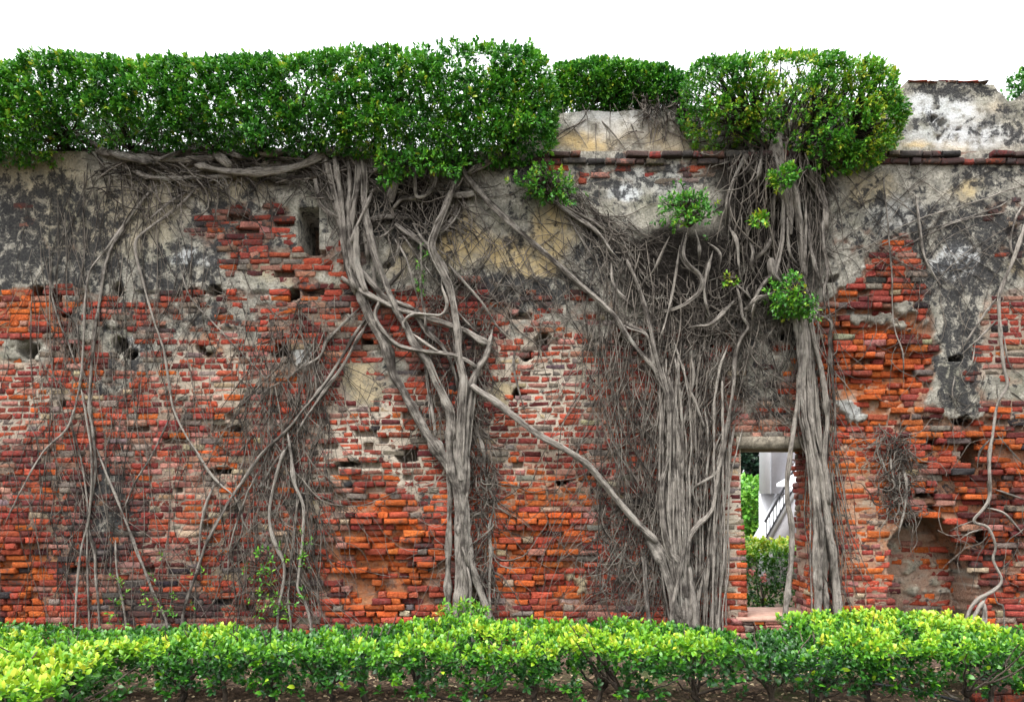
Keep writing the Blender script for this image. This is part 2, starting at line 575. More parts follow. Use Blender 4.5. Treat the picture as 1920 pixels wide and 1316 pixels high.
SOIL = blobs([(1310, 510, 165, 100, 1), (1440, 430, 100, 190, 1), (1510, 380, 45, 190, .85), (1240, 470, 90, 60, 1), (1400, 330, 70, 60, .9), (1200, 960, 60, 20, .7),
              (790, 385, 60, 40, 1)], .35)
ERODE = blobs([(720, 1070, 135, 110, .17), (690, 940, 90, 70, .08), (1030, 1050, 90, 110, .13), (1640, 650, 110, 120, .18), (1630, 800, 80, 60, .09), (25, 1090, 70, 100, .13),
               (1830, 900, 110, 130, .14), (1880, 1050, 80, 100, .12), (1640, 560, 60, 30, .1), (45, 660, 40, 26, .1), (390, 800, 60, 30, .04)], .7)
n_wx, n_wy = warp(GPX, GPY, 6, 5)
RECESS = .5 * sstep(-1, 3, poly_sd(n_wx, n_wy, [(1668, 1190), (1666, 1012), (1688, 982), (1728, 966), (1775, 972), (1808, 1005), (1834, 1060), (1838, 1190)])[0])
HOLES = [(75, 548, 11, 11), (222, 545, 9, 11), (405, 545, 11, 10), (548, 551, 15, 11), (362, 549, 9, 6), (50, 657, 19, 14), (131, 661, 11, 13), (222, 648, 13, 13),
         (244, 666, 13, 9), (381, 652, 16, 10), (525, 655, 19, 13), (691, 645, 13, 11), (764, 852, 20, 14), (990, 665, 13, 11), (1020, 640, 12, 16), (975, 738, 15, 7),
         (1325, 635, 20, 15), (1474, 628, 12, 9), (1832, 855, 20, 38), (1703, 1066, 16, 9), (1743, 1097, 15, 8), (420, 885, 24, 6), (655, 868, 16, 5), (1055, 905, 13, 8),
         (1560, 522, 14, 5), (123, 757, 12, 6), (1790, 672, 12, 4), (1660, 522, 12, 7), (1810, 790, 22, 7), (723, 497, 8, 5), (120, 590, 9, 5), (640, 870, 14, 5),
         (1085, 843, 14, 6), (445, 805, 12, 5), (1660, 920, 10, 6), (1780, 1010, 24, 10), (1850, 1010, 20, 10), (1740, 930, 22, 6), (1745, 830, 26, 6), (1760, 955, 20, 6)]
HOLE = np.zeros(GPX.shape)
h_wx, h_wy = warp(GPX, GPY, 5, 5)
for cx, cy, rx, ry in HOLES:
    d = np.sqrt(((h_wx - cx) / rx) ** 2 + ((h_wy - cy) / ry) ** 2)
    HOLE = np.maximum(HOLE, 1 - sstep(0.88, 1.06, d))
SLOT = ((GPX > 561) & (GPX < 597) & (GPY > 391) & (GPY < 473)).astype(float)
# long horizontal cracks where a string course fell off
CRACK = np.zeros(GPX.shape)
for y0, x0, x1 in ((613, 95, 700), (955, 1110, 1240), (548, 30, 640), (690, 1120, 1420), (640, 960, 1180)):
    yy = y0 + 5 * (fbm(GPX / 70, GPX * 0 + y0, 2, 3) - .5) * 2 + 0.012 * (GPX - x0) * (y0 == 613)
    CRACK = np.maximum(CRACK, (1 - sstep(2, 5, np.abs(GPY - yy))) * ((GPX > x0) & (GPX < x1)) * sstep(.38, .5, fbm(GPX / 30, GPX * 0 + y0, 4, 2)))

# ------------------------------------------------------------------ bricks
COURSE = 0.0725
UU = np.array([-1, -.84, .84, 1])
VV = np.array([-1, -.62, .62, 1])
_ui, _vi = np.meshgrid(np.arange(4), np.arange(4), indexing='ij')
B_U = UU[_ui].ravel()
B_V = VV[_vi].ravel()
B_EDGE = ((_ui == 0) | (_ui == 3) | (_vi == 0) | (_vi == 3)).ravel()
B_Q = []
for i in range(3):
    for j in range(3):
        B_Q.append((i * 4 + j, (i + 1) * 4 + j, (i + 1) * 4 + j + 1, i * 4 + j + 1))
ring = [(i, 0) for i in range(4)] + [(3, j) for j in range(1, 4)] + [(i, 3) for i in (2, 1, 0)] + [(0, j) for j in (2, 1)]
ring = [a * 4 + b for a, b in ring]
for k in range(12):
    a, b = ring[k], ring[(k + 1) % 12]
    B_Q.append((b, a, 16 + k, 16 + (k + 1) % 12))
B_Q = np.array(B_Q)
RING = np.array(ring)


def brick_verts(L, H, depth, rng, rough=1.0):
    """unit brick: front at y=0 looking to -y, centred in x and z"""
    n = len(L)
    u = B_U[None] * (L[:, None] / 2)
    v = B_V[None] * (H[:, None] / 2)
    y = np.where(B_EDGE, 0.009, 0.0)[None] + rng.normal(0, .0035 * rough, (n, 16))
    u = u + rng.normal(0, .005 * rough, (n, 16))
    v = v + rng.normal(0, .004 * rough, (n, 16))
    chip = rng.random((n, 16)) < 0.07
    y = y + chip * rng.random((n, 16)) * .03
    fr = np.stack([u, y, v], -1)
    bk = fr[:, RING].copy()
    bk[:, :, 1] = depth
    return np.concatenate([fr, bk], 1)


def sample(A, X, Z):
    i = np.clip(np.searchsorted(gx, X), 0, len(gx) - 1)
    j = np.clip(np.searchsorted(gz, Z), 0, len(gz) - 1)
    return A[i, j]


rb = np.random.default_rng(21)
BX, BZ, BL, BH, BR = [], [], [], [], []
ncourse = int(Z_TOP / COURSE)
for k in range(4, ncourse):
    z = (k + .5) * COURSE
    spans = [(-XE, XE)]
    if Z_THR - 0.01 < z < Z_LIN + 0.08:
        wob = 0.035 * (vnoise(np.array([z * 3.1]), np.array([1.5]), 2)[0] - .5) * 2
        pxl = 1389 + 13 * (Z_LIN - z) / (Z_LIN - Z_THR)
        xl = (pxl - 960) * D / F + wob
        spans = [(-XE, xl), (float(XR) + 0.01, XE)]
    for si, (a, b) in enumerate(spans):
        x = b if (si == 0 and len(spans) == 2) else a - rb.random() * .2
        sgn = -1 if (si == 0 and len(spans) == 2) else 1
        hd = rb.random() < .5
        while (x > a if sgn < 0 else x < b):
            L = (0.125 if hd else 0.25) * (1 + rb.normal(0, .08))
            hd = (not hd) if rb.random() < .75 else hd
            c = x + sgn * L / 2
            x += sgn * L
            BX.append(c)
            BZ.append(z)
            BL.append(L - 0.012 - rb.random() * .006)
            BH.append(0.0635 + rb.normal(0, .003))
            BR.append(k)
BX, BZ, BL, BH, BR = map(np.array, (BX, BZ, BL, BH, BR))
BZ = BZ + rb.normal(0, .003, len(BZ)) + 0.012 * (fbm(BX * .7, BZ * .5, 3, 2) - .5)
b_pl = sample(PLASTER, BX, BZ)
BH = BH - .0055 * sample(LIME, BX, BZ)
BL = BL - .004 * sample(LIME, BX, BZ)
b_or = sample(ORANGE, BX, BZ)
b_du = sample(DUSTY, BX, BZ)
b_bl = sample(BLACK, BX, BZ)
b_er = sample(ERODE, BX, BZ)
b_re = sample(RECESS, BX, BZ)
b_ho = np.maximum(sample(HOLE, BX, BZ), sample(SLOT, BX, BZ))
b_so = sample(SOIL, BX, BZ)
bpx, bpy_ = pix_of(BX, 0, BZ)
keep = (b_pl < 0.55) & (b_ho < .4) & (b_so < .5)
in_door = (bpx > 1404) & (bpx < 1538) & (BZ > Z_THR) & (BZ < Z_LIN + .1)
keep &= ~in_door
keep &= ~((b_re > .12) & (rb.random(len(BX)) < np.where(bpy_ < 1025, .9, .25)))
b_du = np.where(b_re > .12, .5, b_du)
miss_p = 0.018 + 0.10 * (b_er > .05) + 0.10 * ((bpx > 1700) & (bpy_ > 780) & (bpy_ < 1150)) + 0.05 * ((bpx > 600) & (bpx < 820) & (bpy_ > 740) & (bpy_ < 920)) + .04 * ((bpx > 1560) & (bpx < 1760) & (bpy_ > 560))
jamb = (np.abs(BX - float(XL)) < .3) | (np.abs(BX - float(XR)) < .7) & (BZ < Z_LIN)
missing = keep & (rb.random(len(BX)) < miss_p) & ~jamb & (b_re < .1)
keep &= ~missing
# how far each brick has worn back
wn_ = fbm(BX * 2.2, BZ * 9.0 + BR * .37, 6, 2)
b_y = -0.007 + rb.normal(0, .0045, len(BX)) + b_er * np.clip(.10 + (wn_ - .32) * 2.4, 0, .92) + b_er * rb.normal(0, .07, len(BX)) + b_re
# the two projecting courses of the ledge
ledge = (BZ > Z_TOP - 0.155) & (bpx > 1000)
keep = np.where(ledge, rb.random(len(BX)) < .82, keep)
keep &= ~missing | ledge
b_y = np.where(ledge, -0.055 - .03 * (BZ > Z_TOP - .08) + rb.normal(0, .01, len(BX)), b_y)

# carve the missing bricks out of the bed
CARVE = np.zeros(GPX.shape)
for x, z, L, h in zip(BX[missing], BZ[missing], BL[missing], BH[missing]):
    i0, i1 = np.searchsorted(gx, (x - L / 2, x + L / 2))
    j0, j1 = np.searchsorted(gz, (z - h / 2, z + h / 2))
    CARVE[i0:i1, j0:j1 + 1] = 0.11

n1 = fbm(GX * 3, GZ * 3, 0, 4) - .5
n2 = fbm(GX * 14, GZ * 14, 2, 4) - .5
n3 = fbm(GX * 34, GZ * 34, 4, 3) - .5
WY = 0.006 - 0.014 * LIME * (1 - np.clip(ERODE * 12, 0, 1)) + ERODE * (.98 + .5 * n1) + n3 * .030 + n2 * .045
WY = WY * (1 - PLASTER) + (-0.036 + n1 * .05 + n2 * .03 + n3 * .010 + 0.6 * ERODE) * PLASTER
WY = WY + RECESS
WY = WY - SOIL * (.05 + .18 * np.clip(n2 + .25, 0, 1) + .14 * np.clip(n3 + .2, 0, 1))
WY = np.maximum(WY, WY * (1 - CRACK) + .05 * CRACK)
WY = np.maximum(WY, CARVE)
WY = WY * (1 - HOLE) + .5 * HOLE
WY = WY * (1 - SLOT) + 1.7 * SLOT  # slot runs past the wall's back as an added closed shaft, for darkness

wall = thing('brick_wall', 'tall weathered red brick wall with peeling grey plaster and a doorway', 'wall', (0, 0, 0))

nx, nz = GX.shape
idx = np.arange(nx * nz).reshape(nx, nz)
qa = np.stack([idx[:-1, :-1], idx[1:, :-1], idx[1:, 1:], idx[:-1, 1:]], -1)
cxm = (gx[:-1] + gx[1:]) / 2
czm = (gz[:-1] + gz[1:]) / 2
door = ((cxm > XL) & (cxm < XR))[:, None] & ((czm > Z_THR) & (czm < Z_LIN))[None]


def fmean(A):
    return (A[:-1, :-1] + A[1:, :-1] + A[1:, 1:] + A[:-1, 1:]) / 4


fs = fmean(SOIL) > .5
fp = (fmean(PLASTER) > .5) & ~fs
V_ALL = np.stack([GX, WY, GZ], -1).reshape(-1, 3)
A_ALL = {'plaster': PLASTER, 'black': BLACK, 'ochre': OCHRE, 'white': WHITE, 'orange': ORANGE, 'lime': LIME, 'soil': SOIL}


def submesh(name, mask):
    q = qa[mask & ~door]
    u, inv = np.unique(q, return_inverse=True)
    return mesh_np(name, V_ALL[u], inv.reshape(-1, 4), smooth=True, attrs={k: v.ravel()[u] for k, v in A_ALL.items()})


child('mortar_bed', submesh('mortar_bed', ~fp & ~fs), M_WALL, wall)
child('plaster_coat', submesh('plaster_coat', fp), M_WALL, wall, label='peeling grey plaster with black algae and ochre stains')
child('soil_mass', submesh('soil_mass', fs), M_WALL, wall, label='dark crust of soil and moss between the roots')
# back, top and reveals of the wall
ix0, ix1 = np.searchsorted(gx, (float(XL) - 1e-6, float(XR) - 1e-6))
jz0, jz1 = np.searchsorted(gz, (float(Z_THR) - 1e-6, float(Z_LIN) - 1e-6))
V, Q, A = [], [], []


def strip(line):
    b = len(V)
    for p in line:
        V.append((p[0], p[1], p[2]))
        V.append((p[0], THICK, p[2]))
    for i in range(len(line) - 1):
        Q.append((b + 2 * i, b + 2 * i + 1, b + 2 * i + 3, b + 2 * i + 2))


VG = V_ALL.reshape(nx, nz, 3)
strip(VG[:, -1])
strip(VG[0])
strip(VG[-1])
strip(VG[ix0, jz0:jz1 + 1])
strip(VG[ix1, jz0:jz1 + 1])
strip(VG[ix0:ix1 + 1, jz0])
strip(VG[ix0:ix1 + 1, jz1])
for (x0, x1, z0, z1) in ((-XE, XL, -.1, Z_TOP), (XR, XE, -.1, Z_TOP), (XL, XR, -.1, Z_THR), (XL, XR, Z_LIN, Z_TOP)):
    b = len(V)
    V += [(x0, THICK, z0), (x0, THICK, z1), (x1, THICK, z1), (x1, THICK, z0)]
    Q.append((b, b + 1, b + 2, b + 3))
nV = len(V)
child('wall_core', mesh_np('wall_core', V, Q, attrs={'plaster': np.zeros(nV), 'black': np.full(nV, .35), 'lime': np.full(nV, .5), 'orange': np.full(nV, .3), 'ochre': np.zeros(nV), 'white': np.zeros(nV), 'soil': np.zeros(nV)}), M_WALL, wall)

PAL = {'orange': (0.54, 0.130, 0.032), 'red': (0.42, 0.088, 0.048), 'deep': (0.29, 0.062, 0.046), 'maroon': (0.14, 0.036, 0.034), 'pink': (0.40, 0.20, 0.155),
       'tan': (0.46, 0.38, 0.27), 'grey': (0.22, 0.19, 0.165), 'blackb': (0.045, 0.04, 0.045)}


def brick_colours(n, orange, dusty, black, rng):
    names = ['orange', 'red', 'deep', 'maroon', 'pink', 'tan', 'grey', 'blackb']
    P = np.array([PAL[k] for k in names])
    w = np.stack([.07 + 1.1 * orange, .50 + 0 * orange, .36 - .2 * orange, .14 - .1 * orange, .06 + 1.1 * dusty, .035 + .10 * dusty, .03 + .45 * dusty, .012 + 0 * orange], -1)
    w = np.clip(w, 0.001, None)
    w /= w.sum(1, keepdims=True)
    r = rng.random(n)[:, None]
    ch = np.minimum((np.cumsum(w, 1) < r).sum(1), 7)
    c = P[ch] * rng.uniform(.65, 1.2, (n, 1)) * (1 + rng.normal(0, .06, (n, 3)))
    return np.concatenate([np.clip(c, .01, .8), black[:, None]], 1)


sel = np.where(keep)[0]
b_du = np.where(ledge, .9, b_du)
b_bl = np.where(ledge, .72, b_bl)
b_du = np.maximum(b_du, .17 * (1 - np.clip(b_or, 0, 1)))
cols = brick_colours(len(sel), b_or[sel], b_du[sel], np.clip(b_bl[sel] + rb.normal(0, .1, len(sel)), .05, 1), rb)
cols[:, :3] *= (.72 + .62 * fbm(BX[sel] * .9, BZ[sel] * 1.1, 2, 3))[:, None]
# the 300 that show largest become parts of their own
cover = np.zeros(len(sel))
sx, sy = bpx[sel], bpy_[sel]
clear = [(590, 830, 760, 1150), (915, 1110, 620, 1140), (1570, 1760, 560, 1140), (300, 480, 640, 860), (0, 140, 560, 900), (1840, 1915, 560, 1130), (640, 760, 700, 900), (250, 360, 700, 1130), (1700, 1830, 780, 1000), (1366, 1404, 880, 1140)]
score = BL[sel] * 0.5 - 1.0
for (x0, x1, y0, y1) in clear:
    score = np.where((sx > x0) & (sx < x1) & (sy > y0) & (sy < y1), BL[sel], score)
score = np.where(ledge[sel], -2, score)
order = np.argsort(-score)
single = order[:300]
rest = order[300:]
rv = np.random.default_rng(5)
NVAR = 10
protos = {}
for kind, L in (('s', .236), ('h', .112)):
    protos[kind] = []
    for i in range(NVAR):
        v = brick_verts(np.array([L]), np.array([.060]), .10, rv, 1.2)[0]
        m = mesh_np('brick', v, B_Q)
        m.materials.append(M_BRICK_O)
        protos[kind].append((m, L))
for s in single:
    i = sel[s]
    kind = 's' if BL[i] > .17 else 'h'
    m, L0 = protos[kind][rv.integers(NVAR)]
    o = link('brick', m, parent=wall)
    o.location = (BX[i], b_y[i], BZ[i])
    o.scale = (BL[i] / L0, 1, BH[i] / .06)
    o.rotation_euler = (0, rv.normal(0, .012), rv.normal(0, .015))
    o.color = tuple(cols[s])
ri = sel[rest]
bv = brick_verts(BL[ri], BH[ri], .10, rv, 1.2)
rot = rv.normal(0, .007, len(ri))
xx = bv[:, :, 0] - bv[:, :, 2] * rot[:, None]
zz = bv[:, :, 2] + bv[:, :, 0] * rot[:, None]
bv = np.stack([xx + BX[ri][:, None], bv[:, :, 1] + b_y[ri][:, None], zz + BZ[ri][:, None]], -1)
# reveal of the doorway, right hand side, bricks facing -x
rl, rz, rh, ry = [], [], [], []
for k in range(int(Z_THR / COURSE), int(Z_LIN / COURSE) + 1):
    y = -.02 - rv.random() * .1
    while y < THICK:
        L = rv.choice([.125, .25]) * rv.uniform(.92, 1.08)
        rl.append(L - .014)
        ry.append(y + L / 2)
        rz.append((k + .5) * COURSE)
        rh.append(.06)
        y += L
rl, ry, rz, rh = map(np.array, (rl, ry, rz, rh))
rvv = brick_verts(rl, rh, .06, rv, 1.3)
offs = rv.normal(-.012, .010, len(rl))
rvv = np.stack([float(XR) + rvv[:, :, 1] + offs[:, None], ry[:, None] - rvv[:, :, 0], rz[:, None] + rvv[:, :, 2]], -1)
rcol = brick_colours(len(rl), np.full(len(rl), .2), np.full(len(rl), .15), np.full(len(rl), .35), rv)
# door step in front of the sill
sl, sxx, szz, syy = [], [], [], []
for q in range(3):
    x = float(PX(1368, 0)[0]) - .1 * q
    while x < float(PX(1500, 0)[0]):
        L = rv.choice([.125, .25]) * rv.uniform(.95, 1.1)
        sl.append(L - .012)
        sxx.append(x + L / 2)
        szz.append(Z_THR - .036 - q * COURSE)
        syy.append(-.10 - .05 * q + rv.normal(0, .008))
        x += L
sl, sxx, szz, syy = map(np.array, (sl, sxx, szz, syy))
sv = brick_verts(sl, np.full(len(sl), .062), .14, rv, 1.2)
sv = sv + np.stack([sxx, syy, szz], -1)[:, None]
scol = brick_colours(len(sl), np.full(len(sl), .2), np.full(len(sl), .5), np.full(len(sl), .2), rv)
allv = np.concatenate([bv, rvv, sv], 0)
allc = np.concatenate([cols[rest], rcol, scol], 0)
nb = len(allv)
child('brickwork', mesh_np('brickwork', allv.reshape(-1, 3), (B_Q[None] + (np.arange(nb) * 28)[:, None, None]).reshape(-1, 4), attrs={'bcol': np.repeat(allc, 28, 0)}), M_BRICK, wall, kind='stuff')
M_SILL = mat_plain('worn_sill', (0.30, 0.17, 0.13), (0.46, 0.30, 0.23), 14)
M_LINTEL = mat_plain('lintel_timber', (0.10, 0.085, 0.065), (0.30, 0.26, 0.2), 18, bstr=.6)
lx0, lx1 = float(PX(1380, 0)[0]), float(PX(1546, 0)[0])
child('sill', box_mesh('sill', (lx0, float(XR) - .01, -.10, THICK + .03, Z_THR - .03, Z_THR + .012)), M_SILL, wall)
lin = box_mesh('lintel', (lx0, lx1, -.035, THICK + .02, Z_LIN - .03, Z_LIN + .11))
child('lintel', lin, M_LINTEL, wall, label='weathered flat timber lintel over the doorway')

# ------------------------------------------------------------------ parapet behind the ledge
PY0, PY1 = 0.34, 0.72
prof_px = [960, 1035, 1060, 1100, 1150, 1210, 1280, 1300, 1400, 1560, 1640, 1690, 1700, 1780, 1838, 1842, 1866, 1870, 1880, 1892, 1902, 1910, 1925, 1990, 2400]
prof_py = [222, 218, 212, 207, 209, 205, 208, 200, 198, 196, 190, 172, 152, 153, 153, 158, 160, 172, 178, 190, 189, 182, 172, 150, 150]
pgx = np.arange(float(PX(960, 0, PY0)[0]), 8.6, .025)
ppx, _ = pix_of(pgx, PY0, 0)
ptop = PX(0, np.interp(ppx, prof_px, prof_py) + 3 * (fbm(ppx / 9, ppx * 0, 3, 3) - .5), PY0)[1]
nzp = 46
sv_ = np.linspace(0, 1, nzp)
zb = Z_TOP - .05
PGX = np.repeat(pgx[:, None], nzp, 1)
PGZ = zb + (ptop - zb)[:, None] * sv_[None]
ppX, ppY = pix_of(PGX, PY0, PGZ)
GPX_, GPY_, WPX_, WPY_ = GPX, GPY, WPX, WPY
GPX, GPY = ppX, ppY
WPX, WPY = warp(ppX, ppY, 14, 7)
p_black = np.maximum(blobs([(1700, 235, 30, 40, .5), (1790, 165, 110, 20, .62), (1770, 180, 60, 18, .5), (1745, 225, 26, 22, .6), (1775, 252, 40, 20, .45), (1850, 240, 60, 35, .5), (1905, 230, 50, 70, .6),
                            (1380, 215, 60, 30, .3), (1560, 230, 120, 50, .5)], .6), .12)
p_white = blobs([(1150, 225, 90, 30, .5), (1300, 240, 80, 40, .4), (1770, 205, 90, 30, .95), (1800, 255, 120, 26, .9), (1730, 190, 40, 20, .7), (1190, 232, 30, 25, .6), (1380, 240, 60, 40, .35)], .6)
p_ochre = blobs([(1095, 258, 60, 26, 1), (1250, 250, 50, 30, .6), (1150, 240, 80, 25, .5), (1726, 275, 30, 9, 1), (1790, 272, 28, 10, 1), (1830, 200, 60, 16, .45), (1270, 268, 40, 20, .6)], .6)
p_hole = blobs([(1746, 224, 8, 7, 1), (1766, 230, 8, 7, 1), (1759, 260, 6, 5, 1), (1793, 245, 5, 3, 1), (1756, 197, 3, 3, 1)], .3)
pn = fbm(PGX * 4, PGZ * 4, 2, 4) - .5
pY = PY0 + .04 * pn + .02 * (fbm(PGX * 18, PGZ * 18, 3, 3) - .5) + .12 * p_hole
GPX, GPY, WPX, WPY = GPX_, GPY_, WPX_, WPY_
pi_ = np.arange(PGX.size).reshape(PGX.shape)
pq = np.stack([pi_[:-1, :-1], pi_[1:, :-1], pi_[1:, 1:], pi_[:-1, 1:]], -1).reshape(-1, 4)
pv = np.stack([PGX, pY, PGZ], -1).reshape(-1, 3)
parapet = thing('parapet_wall', 'broken plastered parapet standing on the ledge of the brick wall', 'parapet', (2, PY0, float(Z_TOP)))
z0 = np.zeros(len(pv))
child('plaster_coat', mesh_np('plaster_coat', pv, pq, smooth=True, attrs={'plaster': z0 + 1, 'black': p_black.ravel(), 'ochre': p_ochre.ravel(), 'white': p_white.ravel(), 'orange': z0, 'lime': z0, 'soil': z0}), M_WALL, parapet)
n = len(pgx)
tv = np.concatenate([np.stack([pgx, pY[:, -1], ptop], -1), np.stack([pgx, pgx * 0 + PY1, ptop], -1), np.stack([pgx, pgx * 0 + PY1, pgx * 0 + zb], -1), np.stack([pgx, pY[:, 0], pgx * 0 + zb], -1)])
tq = []
for a in (0, 1):
    tq += [(a * n + i, a * n + i + 1, (a + 1) * n + i + 1, (a + 1) * n + i) for i in range(n - 1)]
tq += [(0, n, 2 * n, 3 * n)]
z0 = np.zeros(len(tv))
child('masonry_core', mesh_np('masonry_core', tv, tq, attrs={'plaster': z0, 'black': z0 + .5, 'ochre': z0, 'white': z0, 'orange': z0, 'lime': z0 + .3, 'soil': z0}), M_WALL, parapet)
x = float(PX(1702, 0, PY0)[0])
xe = float(PX(1838, 0, PY0)[0])
while x < xe:
    m, L0 = protos['s'][rv.integers(NVAR)]
    L = rv.choice([.12, .24]) * rv.uniform(.9, 1.1)
    o = link('brick', m, parent=parapet)
    o.location = Vector((x + L / 2, PY0 - .02 + rv.normal(0, .012), float(PX(0, 153, PY0)[1]) - .004 + rv.normal(0, .003))) - parapet.location
    o.scale = (L / L0 * .96, 3.5, .45)
    o.rotation_euler = (0, rv.normal(0, .008), rv.normal(0, .02))
    o.color = tuple(brick_colours(1, np.zeros(1), np.full(1, .9), np.full(1, .5), rv)[0])
    x += L

# ------------------------------------------------------------------ roots
rr = np.random.default_rng(33)
# smooth outer surface of the wall, for roots to lie on
SURF = np.minimum(WY, 0.0)
for _ in range(5):
    s = SURF.copy()
    s[1:] = np.minimum(s[1:], SURF[:-1])
    s[:-1] = np.minimum(s[:-1], SURF[1:])
    s[:, 1:] = np.minimum(s[:, 1:], SURF[:, :-1])
    s[:, :-1] = np.minimum(s[:, :-1], SURF[:, 1:])
    SURF = .5 * s + .5 * SURF


def surf(X, Z):
    return np.where(Z > Z_TOP, 0.3, sample(SURF, X, Z))


def catmull(P, step):
    P = np.asarray(P, float)
    if len(P) == 2:
        n = max(3, int(np.linalg.norm(P[1] - P[0]) / step))
        return P[0] + (P[1] - P[0]) * np.linspace(0, 1, n)[:, None]
    E = np.concatenate([[2 * P[0] - P[1]], P, [2 * P[-1] - P[-2]]])
    out = []
    for i in range(1, len(E) - 2):
        p0, p1, p2, p3 = E[i - 1:i + 3]
        n = max(2, int(np.linalg.norm(p2 - p1) / step))
        t = np.linspace(0, 1, n, endpoint=False)[:, None]
        out.append(.5 * ((2 * p1) + (-p0 + p2) * t + (2 * p0 - 5 * p1 + 4 * p2 - p3) * t ** 2 + (-p0 + 3 * p1 - 3 * p2 + p3) * t ** 3))
    out.append(P[-1][None])
    return np.concatenate(out)


def tubes(C, R, sides, lump=0.0, rng=rr, tone=None, caps=True):
    """C (B,n,3) centre lines, R (B,n) radii -> verts, quads, attrs"""
    B, n, _ = C.shape
    T = np.gradient(C, axis=1)
    T /= np.linalg.norm(T, axis=2, keepdims=True) + 1e-9
    ref = np.array([0.05, -1, 0.02])
    S = np.cross(T, ref[None, None])
    ln = np.linalg.norm(S, axis=2, keepdims=True)
    S = np.where(ln < .15, np.array([1.0, 0, 0])[None, None], S / (ln + 1e-9))
    N = np.cross(S, T)
    N /= np.linalg.norm(N, axis=2, keepdims=True) + 1e-9
    a = np.linspace(0, 2 * np.pi, sides, endpoint=False)
    rad = R[:, :, None] * np.ones((1, 1, sides))
    seg = np.concatenate([np.zeros((B, 1)), np.cumsum(np.linalg.norm(np.diff(C, axis=1), axis=2), 1)], 1)
    if lump > 0:
        ph = rng.random((B, 1, 1)) * 50
        rad = rad * (1 + lump * 2 * (fbm(seg[:, :, None] * 5 + ph, (np.cos(a) * 1.2 + 3)[None, None] + ph * .7 + np.sin(a) * .9, 1, 3) - .5))
    if sides >= 8:      # fluted, fused strands
        fl = 1 if lump > 0 else 0
        ph2 = rng.random((B, 1, 1)) * 6.28
        rad = rad * (1 + fl * .13 * np.sin(3 * a[None, None] + ph2 + seg[:, :, None] * 2.2) + fl * .07 * np.sin(5 * a[None, None] - ph2 - seg[:, :, None] * 3.1))
    V = C[:, :, None] + rad[..., None] * (np.cos(a)[None, None, :, None] * S[:, :, None] + np.sin(a)[None, None, :, None] * N[:, :, None])
    i = np.arange(B * n * sides).reshape(B, n, sides)
    j = np.roll(i, -1, 2)
    Q = np.stack([i[:, :-1], j[:, :-1], j[:, 1:], i[:, 1:]], -1).reshape(-1, 4)
    if tone is None:
        tone = rng.uniform(.4, .9, B) if B == 1 else rng.random(B)
    ph = rng.random((B, 1, 1)) * 30
    bk = np.stack([np.cos(a)[None, None] * R[:, :, None] + ph, np.sin(a)[None, None] * R[:, :, None] + ph, (seg[:, :, None] * .12 + ph) * np.ones((1, 1, sides))], -1)
    return V.reshape(-1, 3), Q, {'tone': np.repeat(tone, n * sides), 'bk': bk.reshape(-1, 3)}


def tube_mesh(name, C, R, sides, **kw):
    v, q, at = tubes(C, R, sides, **kw)
    return mesh_np(name, v, q, smooth=True, attrs=at)


def bundle(owner, pts, w0, w1, layer, nm, sides, lump):
    straight = len(pts) > 9 and w0 > 7 and pts[0][0] < 900 < pts[-1][0] and abs(pts[-1][0] - pts[0][0]) > 250
    root(owner, pts, w0, w1, layer, nm, sides=sides, lump=lump * (.4 if straight else 1), wob=.15 if straight else .8)
    if w0 < 4.4 or straight or nm != 'root':
        return
    P = np.array(pts, float)
    for k in range(2 if w0 < 6.5 else 3):
        off = rr.uniform(.5, 1.15) * rr.choice([-1, 1])
        T = np.gradient(P, axis=0)
        T /= np.linalg.norm(T, axis=1, keepdims=True) + 1e-6
        sgn = np.sin(np.linspace(0, rr.uniform(1.5, 5), len(P)) + rr.random() * 6)
        w = (w0 + (w1 - w0) * np.linspace(0, 1, len(P)))
        Q = P + np.stack([-T[:, 1], T[:, 0]], -1) * (off * w * (.45 + .75 * sgn))[:, None]
        hw = rr.uniform(1.3, 2.6)
        root(owner, [tuple(q) for q in Q], hw, hw * .8, layer + rr.uniform(-.03, .05), 'root', sides=7, lump=.2, wob=.9)


